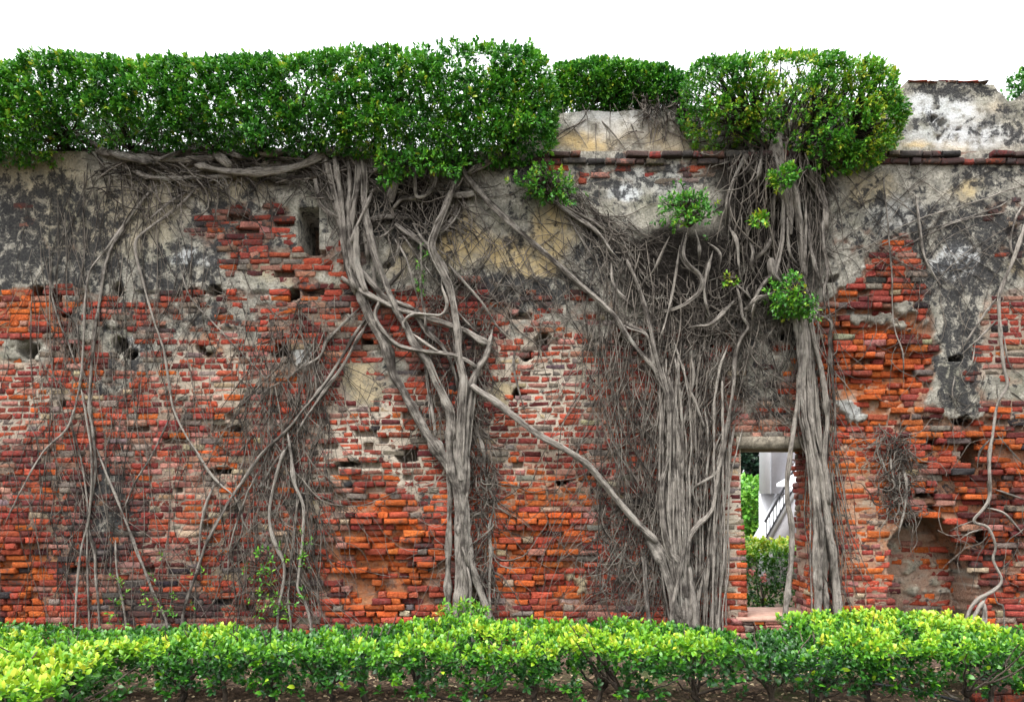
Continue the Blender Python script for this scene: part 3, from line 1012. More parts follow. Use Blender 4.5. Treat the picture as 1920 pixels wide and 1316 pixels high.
def root(owner, pts, w0, w1, layer=0.0, name='root', y=None, mat=None, sides=9, lump=.3, wob=1.0, tone=None):
    """traced root: photo pixels + half widths in pixels, laid on the wall face"""
    pts = list(pts)
    if pts[-1][1] > 1135:
        pts.append((pts[-1][0] + rr.normal(0, 3), 1262))
    P = catmull(pts, 6.0)
    n = len(P)
    s = np.linspace(0, 1, n)
    r = (w0 + (w1 - w0) * s) / F * D * (1.0 if name == 'trunk' else .74 if w0 > 3 else .95)
    ph = rr.random() * 40
    amp = wob * np.minimum(1.1, .4 + 2.4 / (w0 + w1))
    P = P + amp * 2.2 * np.stack([fbm(np.arange(n) * .12 + ph, np.zeros(n) + ph, 1, 3) - .5, fbm(np.arange(n) * .12 + ph, np.zeros(n) + ph + 9, 2, 3) - .5], -1) * 2
    X, Z = PX(P[:, 0], P[:, 1], 0)
    if y is None:
        Y = surf(X, Z)
        k = np.ones(9) / 9
        Y = np.convolve(np.pad(Y, 4, 'edge'), k, 'valid')
        Y = Y - r * .75 - layer
    else:
        Y = np.interp(s, np.linspace(0, 1, len(y)), y) if hasattr(y, '__len__') else np.full(n, y)
    Y = Y + .012 * (fbm(np.arange(n) * .1 + ph, np.zeros(n) + 3, 4, 2) - .5) * 2
    X, Z = PX(P[:, 0], P[:, 1], Y)
    r = r * (1 + .22 * (fbm(np.arange(n) * .15 + ph, np.zeros(n) + 5, 5, 2) - .5) * 2)
    r[0] *= .8
    r = r * (1 + .35 * np.exp(-((s[:, None] - rr.random((1, max(1, n // 14)))) * n / 2.2) ** 2).sum(1) * (w0 > 2) * (lump > .2))
    if w1 < 4 or name != 'trunk':
        e_ = np.clip((1 - s) * n / 7, 0, 1) if w1 < 4 else np.clip((1 - s) * n / 3, .35, 1)
        r = r * (.12 + .88 * e_)
        Y = Y + (1 - e_) * (layer + .03 if y is None else .03)
        e0 = np.clip(s * n / 6, 0, 1)
        if w0 < 4.6 and y is None:
            r = r * (.35 + .65 * e0)
            Y = Y + (1 - e0) * (layer + .02)
        X, Z = PX(P[:, 0], P[:, 1], Y)
    else:
        r[-1] *= .5
    C = np.stack([X, Y, Z], -1)[None]
    me = tube_mesh(name, C, r[None], sides, lump=lump, tone=None if tone is None else np.array([tone]))
    return child(name, me, mat or M_BARK, owner)


def rootlets(zones, yoff=0.0, fixed_y=None):
    """zones: (poly, count, len0, len1, mean angle from straight down, spread, curl, r0, r1, lift)"""
    Cs, Rs = [], []
    n = 15
    for poly, cnt, l0, l1, ang, spr, curl, r0, r1, lift in zones:
        xs = [p[0] for p in poly]
        ys = [p[1] for p in poly]
        px = rr.uniform(min(xs), max(xs), cnt * 6)
        py = rr.uniform(min(ys), max(ys), cnt * 6)
        sd, _, _ = poly_sd(px, py, poly)
        ok = np.where(sd > 0)[0][:cnt]
        px, py = px[ok], py[ok]
        B = len(px)
        ln = rr.uniform(l0, l1, B)
        a = ang * (rr.choice([-1, 1], B) if ang < 0 else 1) * np.ones(B)
        a = a + rr.normal(0, spr, B)
        path = np.zeros((B, n, 2))
        cx, cy = px.copy(), py - ln * .4 * np.cos(a)
        da = np.zeros(B)
        for k in range(n):
            path[:, k, 0] = cx
            path[:, k, 1] = cy
            da = .6 * da + rr.normal(0, curl, B)
            a = a + da - .05 * a
            cx = cx + np.sin(a) * ln / n
            cy = cy + np.cos(a) * ln / n
        X, Z = PX(path[..., 0], path[..., 1], 0)
        if fixed_y is None:
            Yb = surf(X, Z)
            Yb[:, 1:-1] = (Yb[:, :-2] + Yb[:, 1:-1] + Yb[:, 2:]) / 3
            Y = Yb - .004 - rr.random((B, 1)) * lift - .01 * rr.random((B, n))
        else:
            Y = fixed_y - .01 - rr.random((B, n)) * lift
        X, Z = PX(path[..., 0], path[..., 1], Y)
        ground_ok = (Z.min(1) > -0.2) & ~((path[..., 0] > 1366) & (path[..., 0] < 1505) & (path[..., 1] > 838) & (path[..., 1] < 1190)).any(1) & ~((path[..., 0] > 552) & (path[..., 0] < 604) & (path[..., 1] > 384) & (path[..., 1] < 480)).any(1)
        R = (r0 * (r1 / r0) ** rr.random(B))[:, None] * np.linspace(1.1, .55, n)[None]
        Cs.append(np.stack([X, Y, Z], -1)[ground_ok])
        Rs.append(R[ground_ok])
    C = np.concatenate(Cs)
    R = np.concatenate(Rs)
    return tube_mesh('root_mat', C, R, 5, lump=0)


# ------------------------------------------------------------------ leaves
def leaf_mesh_arrays(P, A, L, W, rng, lc):
    """P base points, A axis (unit), lengths, widths -> 6 verts, 4 tris each"""
    n = len(P)
    up = np.array([0, 0, 1.0]) + rng.normal(0, .45, (n, 3)) + np.array([0, -.35, 0])
    S = np.cross(A, up)
    S /= np.linalg.norm(S, axis=1, keepdims=True) + 1e-9
    N = np.cross(S, A)
    L = L[:, None]
    W = W[:, None]
    cv = rng.uniform(.02, .22, (n, 1)) * L
    fo = rng.uniform(.05, .3, (n, 1)) * W
    v = np.stack([P,
                  P + A * L * .32 + S * W * .46 + N * fo, P + A * L * .32 - S * W * .46 + N * fo,
                  P + A * L * .70 + S * W * .42 + N * (fo - cv * .5), P + A * L * .70 - S * W * .42 + N * (fo - cv * .5),
                  P + A * L - N * cv], 1)
    b = (np.arange(n) * 6)[:, None, None]
    tr = np.array([[0, 2, 1], [1, 2, 4], [1, 4, 3], [3, 4, 5]])[None] + b
    return v.reshape(-1, 3), tr.reshape(-1, 3), np.repeat(np.clip(lc, 0, 1), 6)


def sprig_leaves(P, Dr, per, size, rng, lcb, lcs=.12, spread=1.0, wr=.48):
    """whorls of leaves at twig tips P, pointing along Dr"""
    n = len(P)
    Dr = Dr / (np.linalg.norm(Dr, axis=1, keepdims=True) + 1e-9)
    P_ = np.repeat(P, per, 0)
    D_ = np.repeat(Dr, per, 0)
    k = np.tile(np.arange(per), n)
    m = n * per
    ref = rng.normal(0, 1, (n, 3))
    s = np.cross(Dr, ref)
    s /= np.linalg.norm(s, axis=1, keepdims=True) + 1e-9
    u = np.cross(s, Dr)
    s = np.repeat(s, per, 0)
    u = np.repeat(u, per, 0)
    az = k * 2.4 + rng.normal(0, .3, m)
    t = k / max(1, per - 1)
    pit = (.25 + (1 - t) * 1.15) * spread + rng.normal(0, .18, m)
    ax = D_ * np.cos(pit)[:, None] + (s * np.cos(az)[:, None] + u * np.sin(az)[:, None]) * np.sin(pit)[:, None]
    ax /= np.linalg.norm(ax, axis=1, keepdims=True) + 1e-9
    base = P_ + D_ * ((t - .6) * size * 1.1)[:, None]
    L = size * rng.uniform(.65, 1.2, m)
    lc = np.repeat(lcb, per) + rng.normal(0, lcs, m) + .10 * t
    return leaf_mesh_arrays(base, ax, L, L * wr * rng.uniform(.85, 1.15, m), rng, lc)


def crown_points(poly, Yc, hd, count, rng, gaps=(), round_px=45, thin=.5, shell=.75):
    xs = [p[0] for p in poly]
    ys = [p[1] for p in poly]
    N = count * 5
    px = rng.uniform(min(xs), max(xs), N)
    py = rng.uniform(min(ys), max(ys), N)
    wx = px + 14 * (fbm(px / 30, py / 30, 1, 3) - .5) * 2
    wy = py + 8 * (fbm(px / 30 + 9, py / 30, 2, 3) - .5) * 2
    sd, qx, qy = poly_sd(wx, wy, poly)
    keepm = sd > -1
    px, py, wx, wy, sd, qx, qy = [a[keepm] for a in (px, py, wx, wy, sd, qx, qy)]
    e = np.clip(sd / round_px, 0, 1)
    ld = hd * np.sqrt(np.clip(1 - (1 - e) ** 2, .02, 1))
    ld = ld * (.80 + .4 * fbm(px / 34, py / 30, 4, 3))
    m = len(px)
    sgn = np.where(rng.random(m) < .6, -1, 1)
    tt = np.where(rng.random(m) < shell, sgn * (1 - np.abs(rng.normal(0, .14, m))), rng.uniform(-1, 1, m))
    Y = Yc + ld * tt
    # clumps and gaps
    X, Z = PX(px, py, Yc)
    cl = fbm(X * 2.6 + Y * 1.3, Z * 3.1 - Y * .9, 3, 3)
    pk = sstep(.36, .36 + .26, cl + (1 - thin) * .3)
    for gx_, gy_, rx, ry, s in gaps:
        d = np.sqrt(((wx - gx_) / rx) ** 2 + ((wy - gy_) / ry) ** 2)
        pk = pk * (1 - s * (1 - sstep(.6, 1.15, d)))
    k2 = rng.random(m) < pk
    ii = np.where(k2)[0][:count]
    px, py, Y, e, tt, qx, qy, wx, wy, sd = [a[ii] for a in (px, py, Y, e, tt, qx, qy, wx, wy, sd)]
    X, Z = PX(px, py, Yc - .75 * hd)
    P = np.stack([X, Y, Z], -1)
    o2 = np.stack([qx - wx, -(qy - wy)], -1) / (np.abs(sd)[:, None] + 1e-6)
    nrm = np.stack([o2[:, 0] * (1 - e) * 1.2, tt, o2[:, 1] * (1 - e) * 1.2], -1)
    nrm = nrm + np.array([0, 0, .45]) + rng.normal(0, .38, nrm.shape)
    return P, nrm


def crown(owner, spec, mat, per, size, rng, name='crown', lc_bias=0.0, twigs_from=None, twig_n=0, twig_r=.006):
    Ps, Ns = [], []
    for s in spec:
        p, nn = crown_points(rng=rng, **s)
        Ps.append(p)
        Ns.append(nn)
    P = np.concatenate(Ps)
    Nn = np.concatenate(Ns)
    zt = P[:, 2]
    lc = .47 + .15 * (fbm(P[:, 0] * 1.7 + P[:, 1], zt * 1.7, 5, 3) - .5) + .5 * (fbm(P[:, 0] * 5 + P[:, 1], zt * 5, 2, 3) - .5) + rng.normal(0, .10, len(P)) + lc_bias
    lc = lc + .45 * (rng.random(len(P)) < .014)
    v, tr, c = sprig_leaves(P, Nn, per, size, rng, lc)
    child(name, mesh_np(name, v, tris=tr, smooth=True, attrs={'lc': c}), mat, owner, kind='stuff')
    if twigs_from is not None:
        src = np.array(twigs_from, float)
        tip = P[rng.integers(0, len(P), twig_n)]
        d = np.linalg.norm((tip[:, None] - src[None]) * np.array([1, .6, 1]), axis=2) + rng.random((twig_n, len(src))) * .25
        s0 = src[np.argmin(d, 1)]
        n = 9
        t_ = np.linspace(0, 1, n)[None, :, None]
        mid = (s0 + tip) / 2 + rng.normal(0, .07, (twig_n, 3)) + np.array([0, 0, .02])
        C = (1 - t_) ** 2 * s0[:, None] + 2 * t_ * (1 - t_) * mid[:, None] + t_ ** 2 * tip[:, None]
        C = C + rng.normal(0, .006, C.shape)
        R = twig_r * (.5 + rng.random((twig_n, 1)) ** 2 * 1.6) * np.linspace(1.3, .35, n)[None]
        child('twig_mass', tube_mesh('twig_mass', C, R, 4, rng=rng), M_TWIG, owner, kind='stuff')
    return P


def wp(px, py, Y):
    X, Z = PX(px, py, Y)
    return (float(X), Y, float(Z))


# ------------------------------------------------------------------ the big banyan on the left
CROWN_A = [(-420, 100), (-60, 108), (30, 100), (90, 90), (140, 86), (200, 98), (300, 96), (400, 93), (520, 92), (600, 86), (690, 80), (755, 80), (800, 96), (870, 74), (930, 74),
           (1008, 80), (1030, 110), (1046, 170), (1048, 225), (1030, 268), (960, 285), (900, 292), (840, 288), (760, 276), (700, 282), (600, 266), (520, 270), (430, 258), (330, 258),
           (240, 248), (150, 250), (95, 250), (60, 282), (0, 285), (-420, 285)]
ra = np.random.default_rng(51)
tree_a = thing('banyan_tree', 'large banyan with a braided grey trunk and a long clipped crown over the wall', 'tree', (float(PX(868, 0)[0]), -.15, 0))
gapsA = [(190, 232, 60, 16, .75), (150, 238, 34, 12, .8), (275, 175, 20, 12, .5), (570, 155, 42, 16, .9), (560, 195, 30, 16, .8), (590, 170, 40, 22, .7), (880, 130, 60, 26, .9), (905, 110, 40, 22, .9), (840, 90, 26, 16, .95),
         (760, 190, 20, 24, .7), (650, 165, 20, 22, .75), (310, 215, 40, 10, .5)]
bases_a = [wp(x, y, Y) for x, y, Y in ((120, 262, 0), (250, 285, .1), (420, 300, .1), (500, 290, 0), (600, 280, 0), (650, 270, 0), (700, 290, .1), (800, 320, .1), (860, 300, 0), (880, 250, 0), (900, 190, .1), (950, 290, 0), (350, 230, .2), (560, 220, .2), (750, 220, .2), (-100, 270, .1))]
crown(tree_a, [dict(poly=CROWN_A, Yc=.10, hd=.70, count=17500, gaps=gapsA, thin=.05),
               dict(poly=[(765, 74), (860, 62), (1012, 68), (1020, 120), (780, 120)], Yc=.1, hd=.5, count=120, thin=.95),
               dict(poly=[(690, 270), (880, 280), (860, 320), (780, 315), (700, 310)], Yc=-.35, hd=.2, count=130),
               dict(poly=[(705, 330), (750, 325), (745, 345), (715, 345)], Yc=-.35, hd=.1, count=14),
               dict(poly=[(440, 225), (480, 225), (490, 255), (450, 260)], Yc=-.62, hd=.12, count=40)],
      M_CROWN, 8, .058, ra, lc_bias=.02, twigs_from=bases_a, twig_n=1100)
ROOTS_A = [
    # trunk and its forks
    ('trunk', [(867, 1215), (867, 1140), (867, 1060), (867, 990), (866, 935), (866, 880), (867, 830)], 15, 4, .03),
    ('root', [(852, 1215), (856, 1140), (858, 1060), (857, 990), (855, 930), (849, 880)], 7.5, 6, 0.07),
    ('root', [(863, 1215), (862, 1140), (866, 1060), (865, 990), (860, 930), (853, 870)], 7.5, 5.5, 0.10),
    ('root', [(875, 1215), (872, 1140), (870, 1060), (873, 990), (867, 930), (863, 860)], 7.5, 5.5, 0.10),
    ('root', [(889, 1215), (879, 1140), (877, 1060), (878, 990), (873, 930), (870, 850)], 6.5, 5, 0.07),
    ('root', [(867, 1180), (876, 1100), (866, 1030), (870, 960), (879, 900), (876, 830)], 4, 3.4, 0.14),
    ('root', [(930, 1205), (912, 1140), (893, 1085), (882, 1040), (878, 990)], 11, 7, .05),
    ('root', [(838, 1205), (840, 1140), (841, 1050), (842, 960), (842, 910), (836, 880)], 7, 6, .04),
    ('root', [(872, 1000), (856, 905), (834, 865), (794, 804), (757, 737), (737, 701), (721, 647), (697, 604), (684, 570), (674, 543), (663, 505), (656, 470)], 11, 9, .07),
    ('root', [(864, 930), (848, 890), (843, 848), (843, 781), (831, 747), (814, 711), (797, 674), (774, 644), (761, 614), (741, 580), (727, 543), (714, 507), (704, 480), (692, 430), (684, 380), (682, 330), (676, 280)], 8, 7, .10),
    ('root', [(868, 950), (871, 881), (874, 814), (878, 774), (884, 727), (894, 694), (911, 667), (921, 627), (925, 610)], 10, 4, .09),
    ('root', [(866, 900), (861, 848), (868, 747), (869, 707), (861, 667), (859, 627), (853, 580), (846, 543), (834, 513), (818, 480), (812, 455), (828, 412), (842, 372), (850, 350), (846, 330)], 8, 6.5, .13),
    ('root', [(640, 520), (690, 553), (741, 577), (774, 588), (804, 597), (841, 609), (874, 620), (901, 637), (925, 646)], 6, 6, .10),
    ('root', [(711, 567), (704, 594), (721, 624), (747, 647), (781, 657), (824, 662), (854, 667), (884, 681), (900, 700)], 5, 5, .14),
    ('root', [(790, 630), (757, 614), (760, 598), (778, 588), (801, 590), (828, 590), (839, 570), (830, 540), (826, 510)], 2.6, 2.4, .17),
    ('root', [(757, 614), (800, 645), (840, 668), (862, 672)], 2.6, 2.4, .17),
    ('root', [(668, 500), (684, 517), (707, 543), (727, 560), (754, 570), (787, 584)], 7, 5, .06),
    ('root', [(700, 500), (702, 530), (712, 560), (705, 590)], 5, 4, .05),
    ('root', [(796, 660), (802, 720), (812, 790), (817, 830)], 4.5, 4, .05),
    ('root', [(780, 580), (800, 620), (830, 650), (850, 690), (862, 740)], 6, 4, .06),
    ('root', [(890, 700), (885, 760), (878, 830), (872, 890)], 5, 5, .06),
    ('root', [(846, 780), (852, 830), (858, 880)], 4, 4, .12),
    ('root', [(608, 275), (612, 300), (622, 344), (640, 405), (649, 461), (660, 530), (672, 560)], 8, 6, .08),
    ('root', [(646, 275), (656, 328), (654, 394), (652, 461), (664, 520)], 6, 5, .11),
    ('root', [(676, 265), (672, 344), (662, 394), (660, 470), (674, 540)], 7, 6, .09),
    ('root', [(684, 300), (684, 361), (684, 428), (692, 495)], 7, 6.5, .05),
    ('root', [(652, 385), (656, 440), (660, 480), (668, 520), (682, 562)], 9, 7, .09),
    ('root', [(640, 430), (648, 480), (656, 515), (672, 555)], 7, 6, .13),
    ('root', [(668, 425), (668, 480), (676, 520), (692, 560)], 7, 6, .13),
    ('root', [(625, 280), (634, 340), (644, 400), (646, 470), (656, 510), (676, 555)], 5, 5, .14),
    ('root', [(706, 340), (686, 388), (667, 428), (656, 470)], 4, 4, .15),
    ('root', [(588, 310), (596, 361), (604, 388), (632, 410), (642, 440)], 5, 5, .06),
    ('root', [(663, 445), (694, 414), (720, 408), (754, 408), (781, 411)], 6, 5, .04),
    ('root', [(741, 421), (774, 445), (807, 468), (831, 495), (846, 530)], 5, 5, .10),
    ('root', [(861, 378), (856, 395), (841, 418), (807, 451), (795, 470)], 4.5, 3, .06),
    ('root', [(845, 366), (868, 366), (891, 361), (900, 355)], 6, 6, .06),
    ('root', [(780, 372), (754, 374), (742, 385), (732, 400)], 5, 4, .10),
    ('root', [(780, 290), (778, 340), (781, 368), (800, 364), (814, 345), (822, 300)], 3, 4, .16),
    ('root', [(745, 420), (722, 440), (702, 448), (690, 452)], 3, 2.5, .13),
    ('root', [(744, 424), (775, 470), (800, 505), (830, 545)], 2.2, 2, .13),
    ('root', [(735, 440), (760, 480), (775, 530), (790, 580)], 2.2, 2, .12),
    ('root', [(788, 430), (790, 480), (789, 540), (797, 590), (800, 650)], 2.4, 2.4, .16),
    ('root', [(770, 410), (790, 445), (820, 480), (835, 520)], 2.6, 2.6, .14),
    ('root', [(800, 400), (795, 440), (786, 470)], 2, 2, .12),
    ('root', [(846, 355), (834, 390), (815, 425), (802, 455)], 3, 2.6, .17),
    # limbs lying along the wall top
    ('branch', [(620, 283), (573, 307), (518, 321), (451, 324), (400, 318), (360, 308)], 10, 7, .10),
    ('branch', [(100, 256), (160, 264), (200, 284), (241, 297), (291, 307)], 8, 8, .16),
    ('branch', [(234, 312), (284, 333), (351, 334), (418, 331), (480, 320)], 5, 5, .05),
    ('branch', [(370, 268), (418, 301), (441, 321)], 9, 9, .10),
    ('branch', [(418, 262), (461, 281), (510, 288), (560, 280)], 9, 8, .10),
    ('branch', [(60, 290), (140, 282), (240, 292), (330, 300), (420, 296)], 6, 6, .06),
    ('branch', [(300, 300), (340, 285), (400, 280), (470, 300)], 6, 5, .18),
    ('branch', [(960, 275), (925, 300), (890, 318), (872, 335)], 8, 7, .12),
    ('branch', [(700, 320), (730, 310), (770, 300)], 7, 5, .14),
    ('branch', [(730, 380), (745, 330), (752, 290)], 7, 7, .06),
    ('branch', [(690, 330), (700, 300), (712, 270)], 7, 7, .02),
    # poles
    ('root', [(866, 310), (874, 331), (908, 371), (941, 404), (991, 448), (1041, 491), (1080, 527), (1123, 564), (1153, 594), (1170, 621), (1194, 654), (1224, 688), (1247, 721), (1258, 765)], 7.5, 5.5, .07),
    ('root', [(884, 722), (894, 731), (925, 751), (968, 784), (1008, 814), (1058, 841), (1102, 871), (1132, 906), (1169, 951), (1201, 987), (1240, 1024)], 8, 9, .12),
    # left hand roots
    ('root', [(301, 338), (278, 364), (254, 394), (227, 431), (197, 471), (170, 507), (160, 564), (157, 630), (150, 714), (130, 798), (80, 848), (40, 918), (5, 990)], 4.2, 2, .03),
    ('root', [(254, 394), (205, 475), (187, 564), (177, 630), (167, 748), (174, 814), (179, 881), (166, 981), (177, 1030), (180, 1085), (186, 1175)], 3.6, 2.6, .02),
    ('root', [(372, 345), (351, 371), (318, 401), (284, 425), (254, 458), (271, 540), (288, 600), (308, 661), (318, 721), (324, 761), (338, 798), (368, 848), (402, 898), (440, 933), (457, 981), (482, 1016)], 4.4, 2.6, .03),
    ('root', [(322, 775), (284, 855), (247, 918), (222, 980)], 2.6, 1.6, .03),
    ('root', [(176, 830), (200, 890), (222, 940), (256, 1033), (284, 1103), (316, 1180)], 2.8, 2.6, .04),
    ('root', [(150, 714), (165, 800), (172, 870), (168, 960), (150, 1040), (144, 1110), (142, 1180)], 2.6, 2.4, .05),
    ('root', [(98, 470), (95, 540), (110, 600), (135, 660), (150, 720)], 2, 2.2, .02),
    ('root', [(95, 565), (120, 585), (142, 606), (147, 650), (152, 700)], 2, 2, .03),
    ('root', [(335, 490), (355, 555), (400, 605), (440, 650), (480, 690), (520, 740)], 2, 1.4, .03),
    ('root', [(135, 800), (152, 860), (163, 930), (164, 1040), (168, 1175)], 2.2, 2.2, .03),
    ('root', [(215, 1000), (219, 1060), (226, 1110), (236, 1175)], 2.6, 2.4, .04),
    ('root', [(365, 352), (330, 372), (300, 395), (262, 430)], 3, 2.5, .04),
    # right leaning bundle
    ('root', [(690, 590), (664, 631), (637, 677), (607, 721), (573, 764), (540, 803), (490, 852), (462, 893), (426, 947), (388, 1016), (371, 1068), (343, 1155)], 4.2, 2.8, .04),
    ('root', [(696, 596), (668, 640), (640, 690), (605, 740), (570, 790), (548, 840)], 3, 2.2, .07),
    ('root', [(680, 572), (640, 610), (610, 641), (600, 667), (560, 694), (525, 722)], 3, 2, .03),
    ('root', [(760, 500), (720, 545), (690, 580), (680, 600)], 4, 4, .01),
    ('root', [(538, 800), (545, 848), (552, 905), (568, 947), (568, 999), (561, 1068), (558, 1105), (572, 1130), (584, 1175)], 4.6, 4, .06),
    ('root', [(548, 820), (527, 860), (509, 929), (506, 981), (520, 1026), (534, 1068), (523, 1137), (520, 1175)], 3.8, 3.4, .05),
    ('root', [(404, 900), (381, 964), (374, 1033), (378, 1100)], 3, 2.4, .04),
    ('root', [(500, 860), (475, 900), (450, 960), (430, 1030), (425, 1100)], 2.4, 2, .05),
    ('root', [(560, 880), (556, 960), (548, 1040), (540, 1120), (545, 1175)], 2.6, 2.4, .03),
    ('root', [(835, 490), (870, 530), (905, 570), (930, 610), (965, 645)], 3.4, 2.5, .08),
    ('root', [(965, 645), (964, 690), (975, 740), (990, 785)], 2.4, 1.4, .04),
    ('root', [(850, 575), (880, 610), (905, 632), (915, 645)], 2.4, 2.2, .10),
    ('root', [(886, 790), (905, 840), (910, 890), (932, 945), (955, 965), (975, 980)], 2.6, 1.6, .03),
    ('root', [(925, 950), (918, 990), (921, 1040), (917, 1100), (920, 1160)], 3, 2.6, .05),
]
for nm, pts, a, b, lay in ROOTS_A:
    k_ = .74 if (nm == 'root' and max(p[0] for p in pts) < 600) else 1.0
    a, b = a * k_, b * k_
    bundle(tree_a, pts, a, b, lay, nm, sides=16 if a > 5 else 10, lump=.34 if a > 6 else .26)
# thin roots that cross the trunk
for pts in ([(856, 1000), (872, 1040), (885, 1090)], [(880, 1015), (868, 1045), (852, 1065)], [(852, 1085), (860, 1110), (858, 1150)], [(886, 960), (872, 935), (862, 900)], [(866, 1040), (880, 1080), (882, 1140)]):
    root(tree_a, pts, 2.6, 2.2, .19, sides=6)
child('root_mat', rootlets([
    ([(470, 640), (640, 640), (600, 1150), (430, 1150)], 330, 90, 300, .0, .33, .10, .003, .0075, .05),
    ([(60, 300), (330, 330), (260, 1150), (20, 1150)], 120, 250, 520, .0, .14, .05, .003, .006, .03),
    ([(330, 450), (480, 600), (480, 1150), (300, 1150)], 60, 150, 300, .0, .3, .06, .003, .006, .03),
    ([(690, 440), (1130, 420), (1130, 640), (800, 640)], 120, 120, 300, -.8, .4, .09, .0028, .006, .04),
    ([(690, 460), (1130, 480), (1130, 640), (800, 640)], 90, 60, 200, -.4, .7, .2, .003, .006, .04),
    ([(780, 640), (920, 640), (900, 900), (830, 900)], 130, 60, 200, .0, .3, .12, .003, .008, .09),
    ([(880, 760), (935, 900), (930, 1140), (885, 1140)], 120, 60, 180, .0, .35, .22, .003, .009, .10),
    ([(150, 270), (640, 285), (640, 350), (150, 330)], 220, 60, 220, 1.4, .5, .14, .004, .012, .12),
    ([(560, 300), (870, 300), (870, 420), (700, 460), (600, 420)], 230, 60, 180, .3, .9, .16, .004, .010, .12),
    ([(0, 560), (600, 560), (600, 1150), (0, 1150)], 190, 60, 240, .0, .7, .10, .0025, .005, .02),
    ([(600, 700), (830, 760), (830, 1140), (600, 1140)], 40, 80, 200, .0, .5, .1, .0025, .004, .02),
    ([(930, 560), (1110, 600), (1110, 1140), (930, 1100)], 60, 80, 220, -.3, .4, .1, .0025, .005, .02)]), M_ROOTLET, tree_a, kind='stuff')

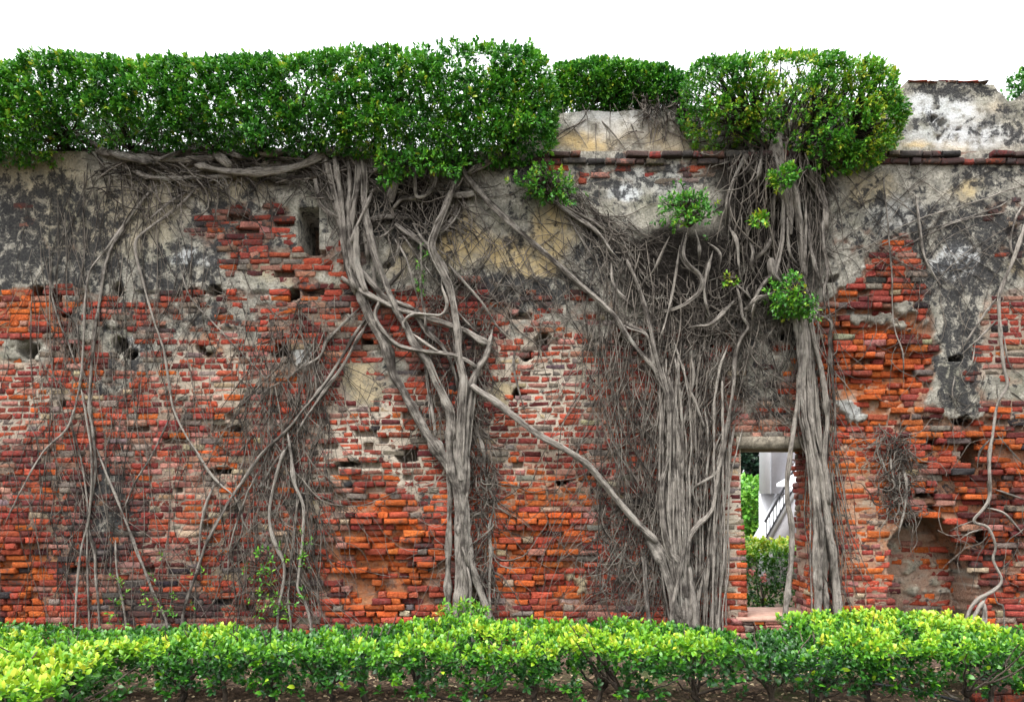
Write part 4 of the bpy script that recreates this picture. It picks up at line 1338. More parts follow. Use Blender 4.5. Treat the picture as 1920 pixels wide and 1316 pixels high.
# ------------------------------------------------------------------ root trunk left of the doorway
tree_e = thing('banyan_tree', 'fan of fused grey banyan stems rooted just left of the doorway', 'tree', (float(PX(1280, 0)[0]), -.12, 0))
ROOTS_E = [
    ('trunk', [(1288, 1225), (1284, 1152), (1278, 1079), (1270, 1035), (1264, 980), (1260, 920)], 13, 3, .03),
    ('root', [(1268, 1215), (1268, 1140), (1262, 1080), (1258, 1030), (1252, 960), (1250, 880)], 5.5, 3.6, 0.07),
    ('root', [(1280, 1215), (1277, 1140), (1272, 1080), (1262, 1020), (1260, 950), (1258, 870)], 5.5, 3, 0.10),
    ('root', [(1292, 1215), (1288, 1140), (1280, 1080), (1276, 1020), (1272, 950), (1266, 850)], 5.5, 3, 0.10),
    ('root', [(1304, 1215), (1296, 1140), (1290, 1080), (1284, 1020), (1276, 940), (1270, 800)], 5, 3, 0.07),
    ('root', [(1256, 1200), (1262, 1130), (1276, 1070), (1284, 1010), (1280, 930)], 5, 3, 0.17),
    ('root', [(1284, 1120), (1276, 1060), (1259, 1035), (1249, 1003), (1243, 951), (1243, 904), (1254, 856), (1255, 792), (1252, 745), (1240, 705), (1226, 650), (1216, 600), (1196, 535), (1172, 480)], 7, 4, .10),
    ('root', [(1272, 1080), (1268, 1031), (1265, 920), (1263, 824), (1262, 750), (1250, 700)], 5, 4.4, .08),
    ('root', [(1280, 1080), (1278, 1015), (1281, 920), (1271, 824), (1267, 750), (1272, 690), (1268, 640)], 4.4, 3, .07),
    ('root', [(1262, 1050), (1254, 990), (1252, 930), (1258, 860), (1246, 800), (1238, 750), (1236, 700)], 5, 3.6, .05),
    ('root', [(1284, 1090), (1284, 1047), (1291, 1009), (1310, 983), (1335, 955), (1345, 904), (1350, 860)], 5.5, 4, .11),
    ('root', [(1286, 935), (1303, 913), (1342, 888), (1354, 856), (1364, 792), (1372, 750), (1376, 714), (1378, 674), (1388, 637), (1404, 614), (1393, 594), (1388, 560), (1378, 530)], 4, 4, .10),
    ('root', [(1206, 1024), (1208, 1063), (1211, 1111), (1217, 1175)], 4.5, 5, .08),
    ('root', [(1214, 1010), (1240, 1050), (1259, 1111), (1270, 1180)], 10, 11, .05),
    ('root', [(1305, 1180), (1298, 1110), (1290, 1050)], 8, 6, .07),
    ('root', [(1345, 1180), (1340, 1100), (1334, 1040), (1344, 960), (1350, 890), (1362, 830)], 5, 3, .05),
    ('root', [(1318, 1180), (1322, 1100), (1316, 1020), (1322, 960)], 4, 3, .05),
    ('root', [(1285, 960), (1268, 860), (1290, 760), (1300, 700), (1286, 640)], 3, 2.4, .06),
    ('root', [(1276, 900), (1278, 830), (1262, 770), (1230, 700), (1210, 650)], 3, 2.4, .09),
    ('root', [(1330, 830), (1310, 770), (1290, 720), (1270, 660), (1255, 615)], 2.6, 2, .06),
    ('root', [(1153, 594), (1180, 611), (1214, 630), (1225, 680), (1240, 730)], 4.5, 4.5, .06),
    ('root', [(1257, 440), (1244, 467), (1227, 504), (1207, 531)], 3.2, 2.4, .05),
    ('root', [(1287, 436), (1281, 477), (1294, 500), (1307, 510), (1317, 527), (1311, 547), (1287, 567), (1261, 579), (1227, 583)], 4.5, 3, .10),
    ('root', [(1304, 430), (1311, 464), (1311, 490), (1308, 512)], 4, 3.6, .10),
    ('root', [(1327, 455), (1349, 474), (1348, 504), (1358, 524)], 3, 2.4, .07),
    ('root', [(1337, 470), (1324, 514), (1320, 547), (1328, 585), (1340, 610)], 3, 3, .08),
    ('root', [(1384, 555), (1364, 577), (1334, 607), (1300, 612), (1275, 620)], 4.2, 3, .12),
    ('root', [(1445, 485), (1450, 514), (1466, 532)], 7, 6, .10),
    ('root', [(1448, 512), (1428, 537), (1418, 557), (1411, 590), (1415, 620)], 5, 3, .10),
    ('root', [(1460, 545), (1440, 556), (1418, 560), (1400, 578), (1372, 580)], 5, 3.6, .12),
    ('root', [(1364, 420), (1381, 453), (1386, 507), (1395, 540)], 3, 2.6, .07),
    ('root', [(1391, 438), (1411, 467), (1409, 494), (1420, 530)], 3, 2.4, .08),
    ('root', [(1451, 428), (1441, 457), (1418, 484), (1394, 507)], 3, 2.4, .08),
    ('root', [(1395, 545), (1408, 560), (1400, 540), (1412, 528)], 3, 3, .12),
    ('root', [(1378, 530), (1402, 552), (1418, 575)], 3, 3, .12),
    ('root', [(1275, 460), (1262, 540), (1248, 600), (1228, 660)], 2.2, 2, .12),
    ('root', [(1018, 360), (1060, 392), (1100, 420), (1127, 444), (1147, 474), (1174, 500)], 4.4, 3.4, .05),
    ('root', [(1030, 365), (1075, 395), (1118, 420), (1156, 452)], 3, 2, .05),
    ('root', [(1020, 370), (1060, 400), (1085, 440), (1110, 480), (1140, 520)], 2.4, 1.8, .02),
    ('root', [(1145, 480), (1150, 530), (1170, 560), (1200, 590)], 3, 3, .04),
    ('root', [(1174, 497), (1160, 520), (1150, 560), (1152, 600)], 2.4, 2.4, .03),
]
for nm, pts, a, b, lay in ROOTS_E:
    if max(p[1] for p in pts) < 640 and min(p[0] for p in pts) > 1200:
        lay += .06
    bundle(tree_e, pts, a, b, lay, nm, sides=16 if a > 5 else 9, lump=.34 if a > 6 else .26)
for i in range(15):      # hanging strands between the fan and the jamb
    x_ = rr.uniform(1298, 1366)
    y0_ = rr.uniform(640, 860)
    root(tree_e, [(x_ + rr.normal(14, 14), y0_), (x_ + rr.normal(4, 6), y0_ + 90), (x_, 960), (x_ - 2 + rr.normal(0, 4), 1060), (x_ - 6 + rr.normal(0, 4), 1150)], rr.uniform(1.4, 2.6), rr.uniform(1.2, 2.2), .04 + .07 * rr.random(), sides=7)
for i in range(9):      # slim parallel stems of the fan
    x_ = 1238 + i * 6.8 + rr.normal(0, 1.5)
    xb = 1262 + i * 3.4
    root(tree_e, [(xb, 1090), (x_ * .6 + xb * .4, 1020), (x_, 940), (x_ + rr.normal(0, 3), 840), (x_ - 2 + rr.normal(0, 4), 750), (x_ - 6 + rr.normal(0, 9), 640 + rr.random() * 50)], rr.uniform(1.9, 2.9), rr.uniform(1.3, 2.0), .06 + .07 * rr.random(), sides=8)
child('root_mat', rootlets([
    ([(1110, 590), (1260, 590), (1240, 1150), (1120, 1150), (1090, 900)], 150, 60, 220, .0, .6, .20, .003, .007, .07),
    ([(1110, 590), (1260, 590), (1240, 1000), (1120, 1000)], 110, 200, 420, .0, .22, .08, .003, .008, .08),
    ([(1120, 960), (1250, 960), (1250, 1150), (1125, 1150)], 170, 60, 160, .0, .3, .2, .003, .006, .06),
    ([(1270, 610), (1480, 600), (1480, 830), (1390, 830), (1370, 900), (1290, 900)], 140, 60, 240, .0, .5, .16, .003, .008, .07),
    ([(1290, 610), (1480, 600), (1400, 830), (1370, 900), (1290, 900)], 130, 180, 400, .0, .2, .08, .003, .009, .08),
    ([(1296, 800), (1372, 760), (1366, 1150), (1295, 1150)], 150, 120, 280, .0, .12, .08, .003, .010, .09),
    ([(1225, 640), (1300, 640), (1300, 1150), (1240, 1150)], 130, 150, 320, .0, .08, .04, .004, .011, .08),
    ([(1150, 420), (1460, 420), (1450, 620), (1160, 600)], 40, 40, 170, .0, .8, .25, .003, .008, .08),
    ([(1030, 360), (1180, 440), (1180, 520), (1060, 440)], 120, 60, 160, .9, .3, .12, .003, .007, .05),
    ([(1200, 560), (1420, 590), (1410, 640), (1200, 640)], 100, 50, 160, .4, .7, .2, .004, .010, .08)]), M_ROOTLET, tree_e, kind='stuff')

# ------------------------------------------------------------------ banyan over the doorway
CROWN_C = [(1290, 112), (1330, 92), (1420, 88), (1520, 84), (1600, 90), (1670, 100), (1695, 130), (1712, 195), (1702, 245), (1672, 284), (1610, 296), (1560, 304), (1530, 285), (1480, 248),
           (1420, 232), (1350, 238), (1310, 225), (1294, 170)]
rc = np.random.default_rng(61)
tree_c = thing('banyan_tree', 'banyan with a rounded see-through crown and hanging root curtain over the doorway', 'tree', (float(PX(1540, 0)[0]), -.15, 0))
gapsC = [(1340, 170, 34, 20, .85), (1470, 150, 40, 22, .7), (1390, 195, 36, 20, .8), (1480, 205, 50, 26, .75), (1530, 235, 60, 20, .75), (1430, 190, 40, 20, .6), (1560, 150, 24, 20, .5), (1540, 195, 40, 20, .5)]
bases_c = [wp(x, y, Y) for x, y, Y in ((1440, 285, 0), (1420, 240, .1), (1480, 260, 0), (1500, 285, -.1), (1540, 270, 0), (1460, 250, .2), (1520, 240, .1), (1590, 260, 0))]
crown(tree_c, [dict(poly=CROWN_C, Yc=.05, hd=.60, count=3300, gaps=gapsC, thin=.72),
               dict(poly=[(1452, 315), (1500, 300), (1510, 330), (1498, 362), (1455, 350)], Yc=-.4, hd=.16, count=70),
               dict(poly=[(1500, 270), (1600, 262), (1680, 258), (1660, 290), (1600, 308), (1550, 318)], Yc=-.2, hd=.25, count=110),
               dict(poly=[(1410, 400), (1440, 398), (1448, 418), (1415, 425)], Yc=-.3, hd=.08, count=26)], M_CROWN, 8, .053, rc, lc_bias=.16, twigs_from=bases_c, twig_n=800, twig_r=.008)
ROOTS_C = [
    ('branch', [(1440, 300), (1432, 262), (1400, 225), (1350, 190)], 7, 3, .12), ('branch', [(1460, 300), (1462, 250), (1455, 200), (1440, 150)], 7, 3, .10),
    ('branch', [(1480, 300), (1500, 250), (1530, 200), (1560, 150)], 7, 3, .10), ('branch', [(1500, 300), (1540, 265), (1590, 235), (1650, 200)], 7, 3, .12),
    ('branch', [(1420, 300), (1395, 262), (1350, 240)], 5, 2, .15), ('branch', [(1520, 300), (1570, 280), (1620, 262), (1660, 258)], 5, 2, .14),
    ('branch', [(1470, 300), (1480, 240), (1490, 180), (1500, 130)], 5, 2, .1),
    ('trunk', [(1482, 440), (1478, 390), (1465, 340), (1455, 295), (1450, 270)], 5, 20, .02),
    ('root', [(1430, 250), (1428, 290), (1422, 330), (1410, 350)], 5, 4, .2), ('root', [(1400, 290), (1380, 330), (1366, 370), (1360, 430)], 5, 3, .08),
    ('root', [(1500, 280), (1520, 330), (1545, 380), (1548, 440)], 8, 4, .05),
    ('root', [(1485, 300), (1490, 350), (1500, 420), (1505, 480), (1510, 530)], 9, 5, .06),
    ('root', [(1468, 370), (1468, 447), (1455, 507), (1448, 540)], 5, 4, .1), ('root', [(1475, 380), (1481, 474), (1508, 507)], 3, 2.4, .12),
    ('root', [(1511, 370), (1510, 464), (1505, 520)], 3.4, 3, .12), ('root', [(1516, 400), (1520, 464), (1538, 527), (1550, 556)], 3, 2.6, .1),
    ('root', [(1542, 390), (1545, 464), (1552, 514), (1545, 545), (1550, 600)], 3, 2.6, .09), ('root', [(1460, 330), (1450, 380), (1452, 440)], 4, 3, .1),
    ('root', [(1486, 575), (1495, 631), (1500, 681), (1498, 731), (1494, 765), (1485, 824), (1477, 888), (1476, 935), (1484, 983), (1484, 1047), (1477, 1111), (1473, 1160), (1470, 1260)], 5, 6.5, .12),
    ('root', [(1503, 575), (1508, 648), (1506, 714), (1508, 780), (1517, 824), (1525, 888), (1530, 951), (1531, 1047), (1533, 1137), (1532, 1260)], 6.5, 9.5, .12),
    ('root', [(1514, 575), (1528, 648), (1541, 698), (1550, 765), (1552, 792), (1546, 856), (1549, 904), (1556, 960)], 5.5, 6, .1),
    ('root', [(1510, 575), (1515, 681), (1520, 798), (1527, 840), (1538, 880), (1544, 930), (1553, 983), (1562, 1047), (1571, 1137), (1574, 1260)], 5.5, 9.5, .09),
    ('root', [(1530, 700), (1536, 800), (1542, 880), (1546, 951), (1546, 1047), (1549, 1137), (1550, 1260)], 4, 7, .06),
    ('root', [(1500, 590), (1502, 660), (1498, 720), (1510, 790), (1520, 850)], 4, 4, .15), ('root', [(1520, 590), (1524, 680), (1530, 760), (1535, 850)], 3.6, 4, .06),
    ('root', [(1526, 588), (1555, 601), (1558, 614), (1555, 641), (1562, 714), (1566, 800), (1558, 850)], 3, 2, .06),
    ('root', [(1526, 600), (1540, 625), (1542, 660)], 2.2, 1.6, .05), ('root', [(1495, 810), (1506, 840), (1520, 862)], 2.4, 2.4, .10),
    ('root', [(1545, 960), (1558, 1040), (1556, 1100)], 3, 3, .2), ('root', [(1528, 900), (1540, 1000), (1536, 1120)], 4, 4, .2),
]
for nm, pts, a, b, lay in ROOTS_C:
    bundle(tree_c, pts, a, b, lay, nm, sides=14 if a > 5 else 9, lump=.3)
child('root_mat', rootlets([
    ([(1350, 290), (1550, 300), (1550, 560), (1365, 480)], 160, 100, 260, .0, .16, .08, .003, .010, .12),
    ([(1385, 270), (1540, 270), (1545, 350), (1370, 350)], 90, 60, 160, .0, .3, .12, .004, .012, .22),
    ([(1490, 590), (1555, 590), (1560, 820), (1490, 820)], 60, 120, 260, .0, .08, .06, .004, .008, .08),
    ([(1505, 820), (1565, 820), (1575, 1150), (1515, 1150)], 70, 120, 300, .1, .06, .05, .004, .009, .1),
    ([(1500, 600), (1570, 600), (1575, 880), (1530, 880)], 40, 60, 200, .0, .3, .15, .003, .006, .05)]), M_ROOTLET, tree_c, kind='stuff')

# ------------------------------------------------------------------ small banyan on the parapet
rbk = np.random.default_rng(71)
tree_b = thing('banyan_tree', 'low dark banyan perched on the parapet between the two larger crowns', 'tree', wp(1210, 205, .5))
CROWN_B = [(1030, 112), (1100, 100), (1180, 105), (1250, 112), (1290, 130), (1302, 192), (1250, 200), (1190, 182), (1150, 190), (1050, 206), (1036, 160)]
crown(tree_b, [dict(poly=CROWN_B, Yc=.62, hd=.42, count=2600, thin=.3)], M_CROWN, 8, .052, rbk, lc_bias=0.0, twigs_from=[wp(1200, 190, .6), wp(1170, 180, .6), wp(1250, 180, .6)], twig_n=350)
ROOTS_B = [[(1214, 165), (1211, 204), (1221, 247), (1217, 285)], [(1230, 175), (1241, 194), (1251, 220), (1247, 260), (1235, 284)], [(1245, 180), (1261, 200), (1286, 222), (1278, 262), (1284, 284)],
           [(1110, 207), (1117, 214), (1145, 245), (1176, 284)], [(1060, 213), (1075, 232), (1102, 280)], [(1178, 200), (1234, 234), (1284, 260), (1340, 284)], [(1225, 185), (1232, 215), (1228, 250), (1220, 280)],
           [(1255, 190), (1300, 230), (1345, 280)], [(1130, 208), (1060, 245), (1030, 270)], [(1240, 185), (1270, 240), (1300, 284)], [(1170, 207), (1190, 250), (1205, 284)], [(1118, 210), (1116, 250), (1118, 284)], [(1285, 225), (1310, 250), (1330, 262)]]
for i, pts in enumerate(ROOTS_B):
    root(tree_b, pts, 3.2 if i < 3 or i == 6 else 1.9, 2.0 if i < 3 else 1.4, y=[.42, PY0 - .03, PY0 - .03], sides=7)
child('trunk', tube_mesh('trunk', np.array([[wp(1225, 235, .40), wp(1222, 215, .42), wp(1215, 195, .5), wp(1205, 175, .55), wp(1200, 150, .6)]]), np.array([[.03, .06, .09, .08, .04]]), 12, lump=.5), M_BARK, tree_b)
child('root_mat', rootlets([([(1050, 207), (1400, 205), (1400, 282), (1040, 282)], 26, 50, 140, -.6, .5, .08, .003, .006, .03), ([(1180, 180), (1290, 180), (1290, 240), (1190, 240)], 60, 30, 90, .4, .5, .12, .004, .008, .1)], fixed_y=PY0 - .01), M_ROOTLET, tree_b, kind='stuff')

# ------------------------------------------------------------------ small fig shrubs growing from the wall
rsh = np.random.default_rng(81)


def fig_shrub(label, poly, Y, hd, count, stem, bias=0.05):
    c = np.mean(poly, 0)
    o = thing('fig_shrub', label, 'shrub', wp(c[0], max(p[1] for p in poly), Y))
    b = wp(c[0], max(p[1] for p in poly) - 4, Y + hd)
    big = [(c[0] + (p[0] - c[0]) * 1.32, c[1] + (p[1] - c[1]) * 1.3) for p in poly]
    crown(o, [dict(poly=poly, Yc=Y, hd=hd, count=int(count * .62), thin=.85, round_px=26, shell=.4), dict(poly=big, Yc=Y, hd=hd * 1.2, count=int(count * .2), thin=.9, round_px=26, shell=.4)], M_CROWN, 7, .050, rsh, name='foliage', lc_bias=bias, twigs_from=[b, wp(c[0], c[1], Y)], twig_n=90, twig_r=.006)
    root(o, stem, 4, 3, .05, 'stem', sides=8)
    return o


fig_shrub('bushy green fig tuft under the right end of the long clipped crown', [(968, 332), (1010, 303), (1040, 313), (1086, 346), (1072, 368), (1030, 362), (990, 366)], -.25, .2, 190, [(1024, 372), (1020, 350), (1016, 335)])
fig_shrub('pale green fig tuft above the forked roots on the soil crust', [(1232, 376), (1280, 350), (1330, 364), (1358, 402), (1322, 426), (1270, 428), (1240, 404)], -.32, .2, 190, [(1290, 445), (1290, 420), (1288, 395)], .08)
fig_shrub('dense round green fig tuft capping the root columns beside the doorway', [(1462, 520), (1495, 505), (1532, 520), (1550, 562), (1540, 588), (1500, 582), (1458, 562)], -.33, .22, 240, [(1506, 595), (1504, 565), (1502, 545)], .06)
fig_shrub('tiny yellowish fig sprig on the knot of roots left of the round tuft', [(1350, 522), (1370, 512), (1390, 520), (1385, 532), (1356, 532)], -.28, .07, 26, [(1374, 545), (1371, 530), (1369, 522)], .25)

# ------------------------------------------------------------------ climbing roots on the right
net = thing('climbing_root', 'thin grey climbing roots forking down the right end of the wall', 'root', (float(PX(1840, 0)[0]), -.08, 0))
ROOTS_H = [
    ([(1930, 395), (1918, 433), (1898, 490), (1875, 550), (1875, 597), (1881, 681), (1888, 724), (1871, 758), (1861, 815), (1855, 860), (1855, 935), (1826, 976), (1851, 988), (1867, 1024), (1863, 1049), (1879, 1086), (1863, 1106), (1830, 1126), (1812, 1165)], 4.2, 3.6, .06),
    ([(1872, 552), (1831, 611), (1794, 671)], 2.2, 1.6, .05), ([(1871, 597), (1830, 640), (1794, 671)], 2.2, 1.6, .06),
    ([(1900, 370), (1865, 390), (1741, 430), (1661, 454), (1554, 506)], 1.4, 1.0, .02), ([(1930, 345), (1820, 380), (1700, 420), (1640, 455), (1570, 490)], 1.2, .9, .02),
    ([(1716, 362), (1719, 380), (1727, 447), (1738, 497), (1781, 554)], 2.4, 1.6, .03), ([(1655, 320), (1660, 380), (1671, 514), (1677, 614), (1694, 664), (1694, 731)], 1.7, 1.2, .03),
    ([(1855, 914), (1890, 925), (1930, 940)], 2.4, 2, .05), ([(1826, 976), (1800, 985), (1782, 995)], 2.6, 1.8, .05), ([(1851, 952), (1880, 960), (1905, 985), (1925, 1010)], 2.6, 2, .05),
    ([(1851, 988), (1815, 1000), (1795, 1015)], 2.2, 1.5, .05), ([(1863, 1106), (1870, 1130), (1882, 1145)], 2, 1.4, .05), ([(1880, 620), (1892, 680), (1912, 700), (1930, 712)], 2, 1.6, .05),
    ([(1888, 730), (1905, 740), (1930, 760)], 1.8, 1.4, .04), ([(1790, 700), (1786, 740), (1800, 782)], 1.8, 1.4, .05), ([(1830, 640), (1820, 690), (1800, 710)], 1.8, 1.4, .04),
    ([(1840, 1190), (1846, 1150), (1842, 1120)], 8, 5, .10), ([(1815, 1180), (1832, 1145), (1850, 1118)], 6, 4, .12), ([(1925, 310), (1890, 300), (1870, 302)], 3.4, 2.4, .04),
    ([(1660, 350), (1690, 380), (1712, 400)], 1.6, 1.2, .03), ([(1920, 380), (1900, 420), (1896, 470), (1930, 520)], 2.4, 1.8, .05), ([(1680, 470), (1740, 440), (1800, 415), (1900, 395)], 1.5, 1.2, .03),
    ([(1860, 820), (1838, 845), (1832, 880)], 2.2, 1.6, .03), ([(1870, 815), (1900, 850), (1930, 880)], 1.8, 1.4, .04),
    ([(1645, 835), (1660, 880), (1675, 920)], 2, 1.8, .05), ([(1668, 838), (1672, 880), (1682, 930), (1680, 950)], 2.2, 1.8, .06), ([(1690, 860), (1700, 910), (1695, 960), (1685, 1000), (1692, 1030)], 2.6, 1.5, .07),
]
for pts, a, b, lay in ROOTS_H:
    root(net, pts, a, b, lay, sides=7, lump=.25)
child('root_mat', rootlets([
    ([(1560, 350), (1920, 340), (1920, 520), (1600, 520)], 70, 120, 300, -1.1, .25, .04, .0025, .005, .02),
    ([(1600, 600), (1920, 560), (1920, 1140), (1720, 1140)], 80, 50, 160, .0, .6, .15, .0025, .005, .04),
    ([(1640, 830), (1710, 830), (1705, 985), (1665, 985)], 170, 30, 110, .0, .7, .28, .003, .008, .09)]), M_ROOTLET, net, kind='stuff')

# ------------------------------------------------------------------ hedges
rh_ = np.random.default_rng(91)


def profile_points(x0, x1, yf, yb, zt, zb, dens, rng, zfun=None, back=True, slope=0.0):
    """points and outward directions on a rounded hedge running along x"""
    W = yb - yf
    H = zt - zb
    per = H + W + (H if back else 0)
    N = int((x1 - x0) * per * dens)
    x = rng.uniform(x0, x1, N)
    s = rng.uniform(0, per, N)
    y = np.where(s < H, yf, np.where(s < H + W, yf + (s - H), yb))
    z = np.where(s < H, zb + s, np.where(s < H + W, zt, zt - (s - H - W)))
    ny = np.where(s < H, -1.0, np.where(s < H + W, 0.0, 1.0))
    nz = np.where((s >= H) & (s < H + W), 1.0, 0.12)
    cy = (yf + yb) / 2
    f = np.clip((np.abs(y - cy) / (W / 2) - .72) / .28, 0, 1) * (s >= H) * (s < H + W)
    z = z - f ** 2 * .10
    ny = ny + f * np.sign(y - cy) * .8
    f2 = np.clip((z - (zt - .14)) / .14, 0, 1) * ~((s >= H) & (s < H + W))
    y = y - np.sign(y - cy) * f2 ** 2 * .08
    dep = np.abs(rng.normal(0, .05, N)) + (rng.random(N) < .3) * rng.random(N) * .25
    y = y - np.sign(ny) * dep * np.abs(ny)
    z = z - dep * (nz > .5)
    bump = (fbm(x * 1.9, y * 1.9, 2, 3) - .5)
    z = z + .20 * bump + (zfun(x) if zfun else 0) * np.clip((z - zb) / H, 0, 1)
    z = z - slope * np.clip((y - yf) / W, 0, 1)
    y = y + .22 * (fbm(x * 2.3 + 7, z * 2.0, 4, 3) - .5)
    low = (z < zb + .22 * (fbm(x * 2.8, x * 0, 5, 3)) * 1.6) & (s < H)
    k = ~low & (fbm(x * 4 + z * 3, y * 4 + z * 2, 6, 3) > .30)
    P = np.stack([x, y, z], -1)[k]
    Nn = np.stack([rng.normal(0, .4, N), ny + rng.normal(0, .35, N), nz + .35 + rng.normal(0, .3, N)], -1)[k]
    return P, Nn, (z[k] - zb) / H


LEAFLET = []
for i in range(4):
    v, tr, _ = leaf_mesh_arrays(np.zeros((1, 3)), np.array([[0, -.75, .55]]), np.array([.066]), np.array([.034]), rh_, np.zeros(1))
    m = mesh_np('leaf', v, tris=tr, smooth=True)
    m.materials.append(M_HLEAF)
    LEAFLET.append(m)


def hedge(label, P, Nn, h, stems, size, per, singles, name='clipped_hedge', lcb=0.0, mat=None, base=None):
    c = base or (float(P[:, 0].mean()), float(P[:, 1].mean()), 0)
    o = thing(name, label, 'hedge', c)
    young = .58 * sstep(.70, 1.04, h)     # fresh yellow growth, plus top light against darker sides put into leaf colour
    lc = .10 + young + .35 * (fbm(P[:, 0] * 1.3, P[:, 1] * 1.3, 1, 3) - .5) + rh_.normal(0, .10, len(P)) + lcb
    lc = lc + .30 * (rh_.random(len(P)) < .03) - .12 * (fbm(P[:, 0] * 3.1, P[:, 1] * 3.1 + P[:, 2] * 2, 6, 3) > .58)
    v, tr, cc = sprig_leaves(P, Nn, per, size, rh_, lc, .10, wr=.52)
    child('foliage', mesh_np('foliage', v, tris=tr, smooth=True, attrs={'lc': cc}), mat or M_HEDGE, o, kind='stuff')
    for sx_, sy_, lean in stems:
        Cs, Rs = [], []
        top = .36 + rh_.random() * .12
        n = 10
        t_ = np.linspace(0, 1, n)[:, None]
        cr = np.array([sx_ + lean, sy_, top])
        b0 = np.array([sx_, sy_, -.05])
        Cs.append(b0 + (cr - b0) * t_ + rh_.normal(0, .008, (n, 3)))
        Rs.append(np.linspace(.032, .022, n) * rh_.uniform(.7, 1.2))
        for q in range(10):
            tip = cr + np.array([rh_.normal(0, .26), rh_.normal(0, .3), .18 + rh_.random() * .28])
            mid = (cr + tip) / 2 + np.array([0, 0, -.06]) + rh_.normal(0, .04, 3)
            st = cr - (cr - b0) * rh_.random() * .3
            Cs.append((1 - t_) ** 2 * st + 2 * t_ * (1 - t_) * mid + t_ ** 2 * tip + rh_.normal(0, .006, (n, 3)))
            Rs.append(np.linspace(.013, .004, n))
        child('stem', tube_mesh('stem', np.array(Cs), np.array(Rs), 6, rng=rh_), M_TWIG, o)
    if singles:
        near = np.argsort(P[:, 1] + rh_.normal(0, .12, len(P)))[:singles * 3]
        near = rh_.permutation(near)[:singles]
        for i in near:
            l = link('leaf', LEAFLET[rh_.integers(4)], parent=o)
            l.location = Vector(P[i]) + Vector((rh_.normal(0, .01), -.03 - .02 * rh_.random(), .01)) - Vector(c)
            l.rotation_euler = (rh_.normal(0, .4), rh_.normal(0, .5), rh_.normal(0, .8))
            k = rh_.uniform(.85, 1.25)
            l.scale = (k, k, k)
    return o


def zmid(x):
    return .05 * np.exp(-((x + .55) / .5) ** 2) + .03 * np.exp(-((x - 1.2) / .8) ** 2) - .11 * np.exp(-((x - 2.3) / .4) ** 2)


P, Nn, h = profile_points(-5.6, 2.95, -3.15, -1.25, .79, .29, 300, rh_, zmid, slope=.10)
stems = [(x + rh_.normal(0, .08), -2.55 + rh_.normal(0, .22), rh_.normal(0, .1)) for x in np.arange(-3.9, 2.6, .46)]
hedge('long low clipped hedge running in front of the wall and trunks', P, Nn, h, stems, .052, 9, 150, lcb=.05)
P, Nn, h = profile_points(2.72, 5.9, -3.1, -.95, .82, .27, 300, rh_, lambda x: -.12 * sstep(4.2, 4.9, x), slope=.05)
stems = [(x + rh_.normal(0, .08), -2.4 + rh_.normal(0, .25), rh_.normal(0, .1)) for x in np.arange(2.65, 5.0, .5)]
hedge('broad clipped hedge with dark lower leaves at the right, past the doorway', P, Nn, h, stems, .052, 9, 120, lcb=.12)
P, Nn, h = profile_points(-4.9, -2.98, -4.65, -2.9, .79, .30, 360, rh_)
stems = [(-3.25, -4.3, .03), (-3.3, -3.7, 0), (-3.6, -4.0, 0)]
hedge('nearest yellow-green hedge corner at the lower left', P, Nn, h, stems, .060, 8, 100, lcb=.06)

# young green shoots at the foot of the trunk and among the left roots, and a vine
rw = np.random.default_rng(101)


def sprouts(name, label, cat, pts, size, per, Y, bias):
    P = np.array([wp(a + rw.normal(0, 2), b + rw.normal(0, 2), Y + rw.normal(0, .03)) for a, b in pts])
    o = thing(name, label, cat, tuple(P[np.argmin(P[:, 2])]))
    Nn = np.array([0, -.5, .7]) + rw.normal(0, .4, P.shape)
    v, tr, c = sprig_leaves(P, Nn, per, size, rw, np.full(len(P), .55 + bias) + rw.normal(0, .08, len(P)), .08, wr=.36)
    child('foliage', mesh_np('foliage', v, tris=tr, smooth=True, attrs={'lc': c}), M_CROWN, o, kind='stuff')
    s = P[np.argsort(P[:, 2])]
    n = 6
    t_ = np.linspace(0, 1, n)[None, :, None]
    C = s[:-1][:, None] * (1 - t_) + s[1:][:, None] * t_
    if len(s) < 40:
        child('stem', tube_mesh('stem', C, np.full((len(s) - 1, n), .004), 5, rng=rw), M_TWIG, o)
    return o


sprouts('wild_vine', 'slender green leafy vine hanging inside the main root braid', 'vine', [(790 + 6 * math.sin(i), 465 + i * 7) for i in range(14)], .05, 5, -.22, .05)
weeds = [(rw.uniform(820, 915), rw.uniform(1128, 1185)) for i in range(70)]
sprouts('ferny_weed', 'ferny bright green weed at the foot of the braided trunk', 'weed', weeds, .06, 8, -.45, .12)
for k, (lab, cx, cy, sx_, sy_, nn) in enumerate((('thin leafy weed climbing the root bundle at the left', 490, 1090, 22, 50, 26), ('small leafy weed beside the curved root foot at the left', 566, 1060, 7, 40, 12), ('sparse leafy weed low on the dark bricks at the far left', 222, 1130, 12, 28, 12), ('straggly leafy weed between the slanting roots at the left', 305, 1120, 34, 34, 18), ('leafy weed clump at the foot of the left root bundle', 525, 1130, 20, 26, 20))):
    sprouts('leafy_weed', lab, 'weed', [(cx + rw.normal(0, sx_), cy + rw.normal(0, sy_)) for i in range(nn)], .055, 5, -.12, .1)

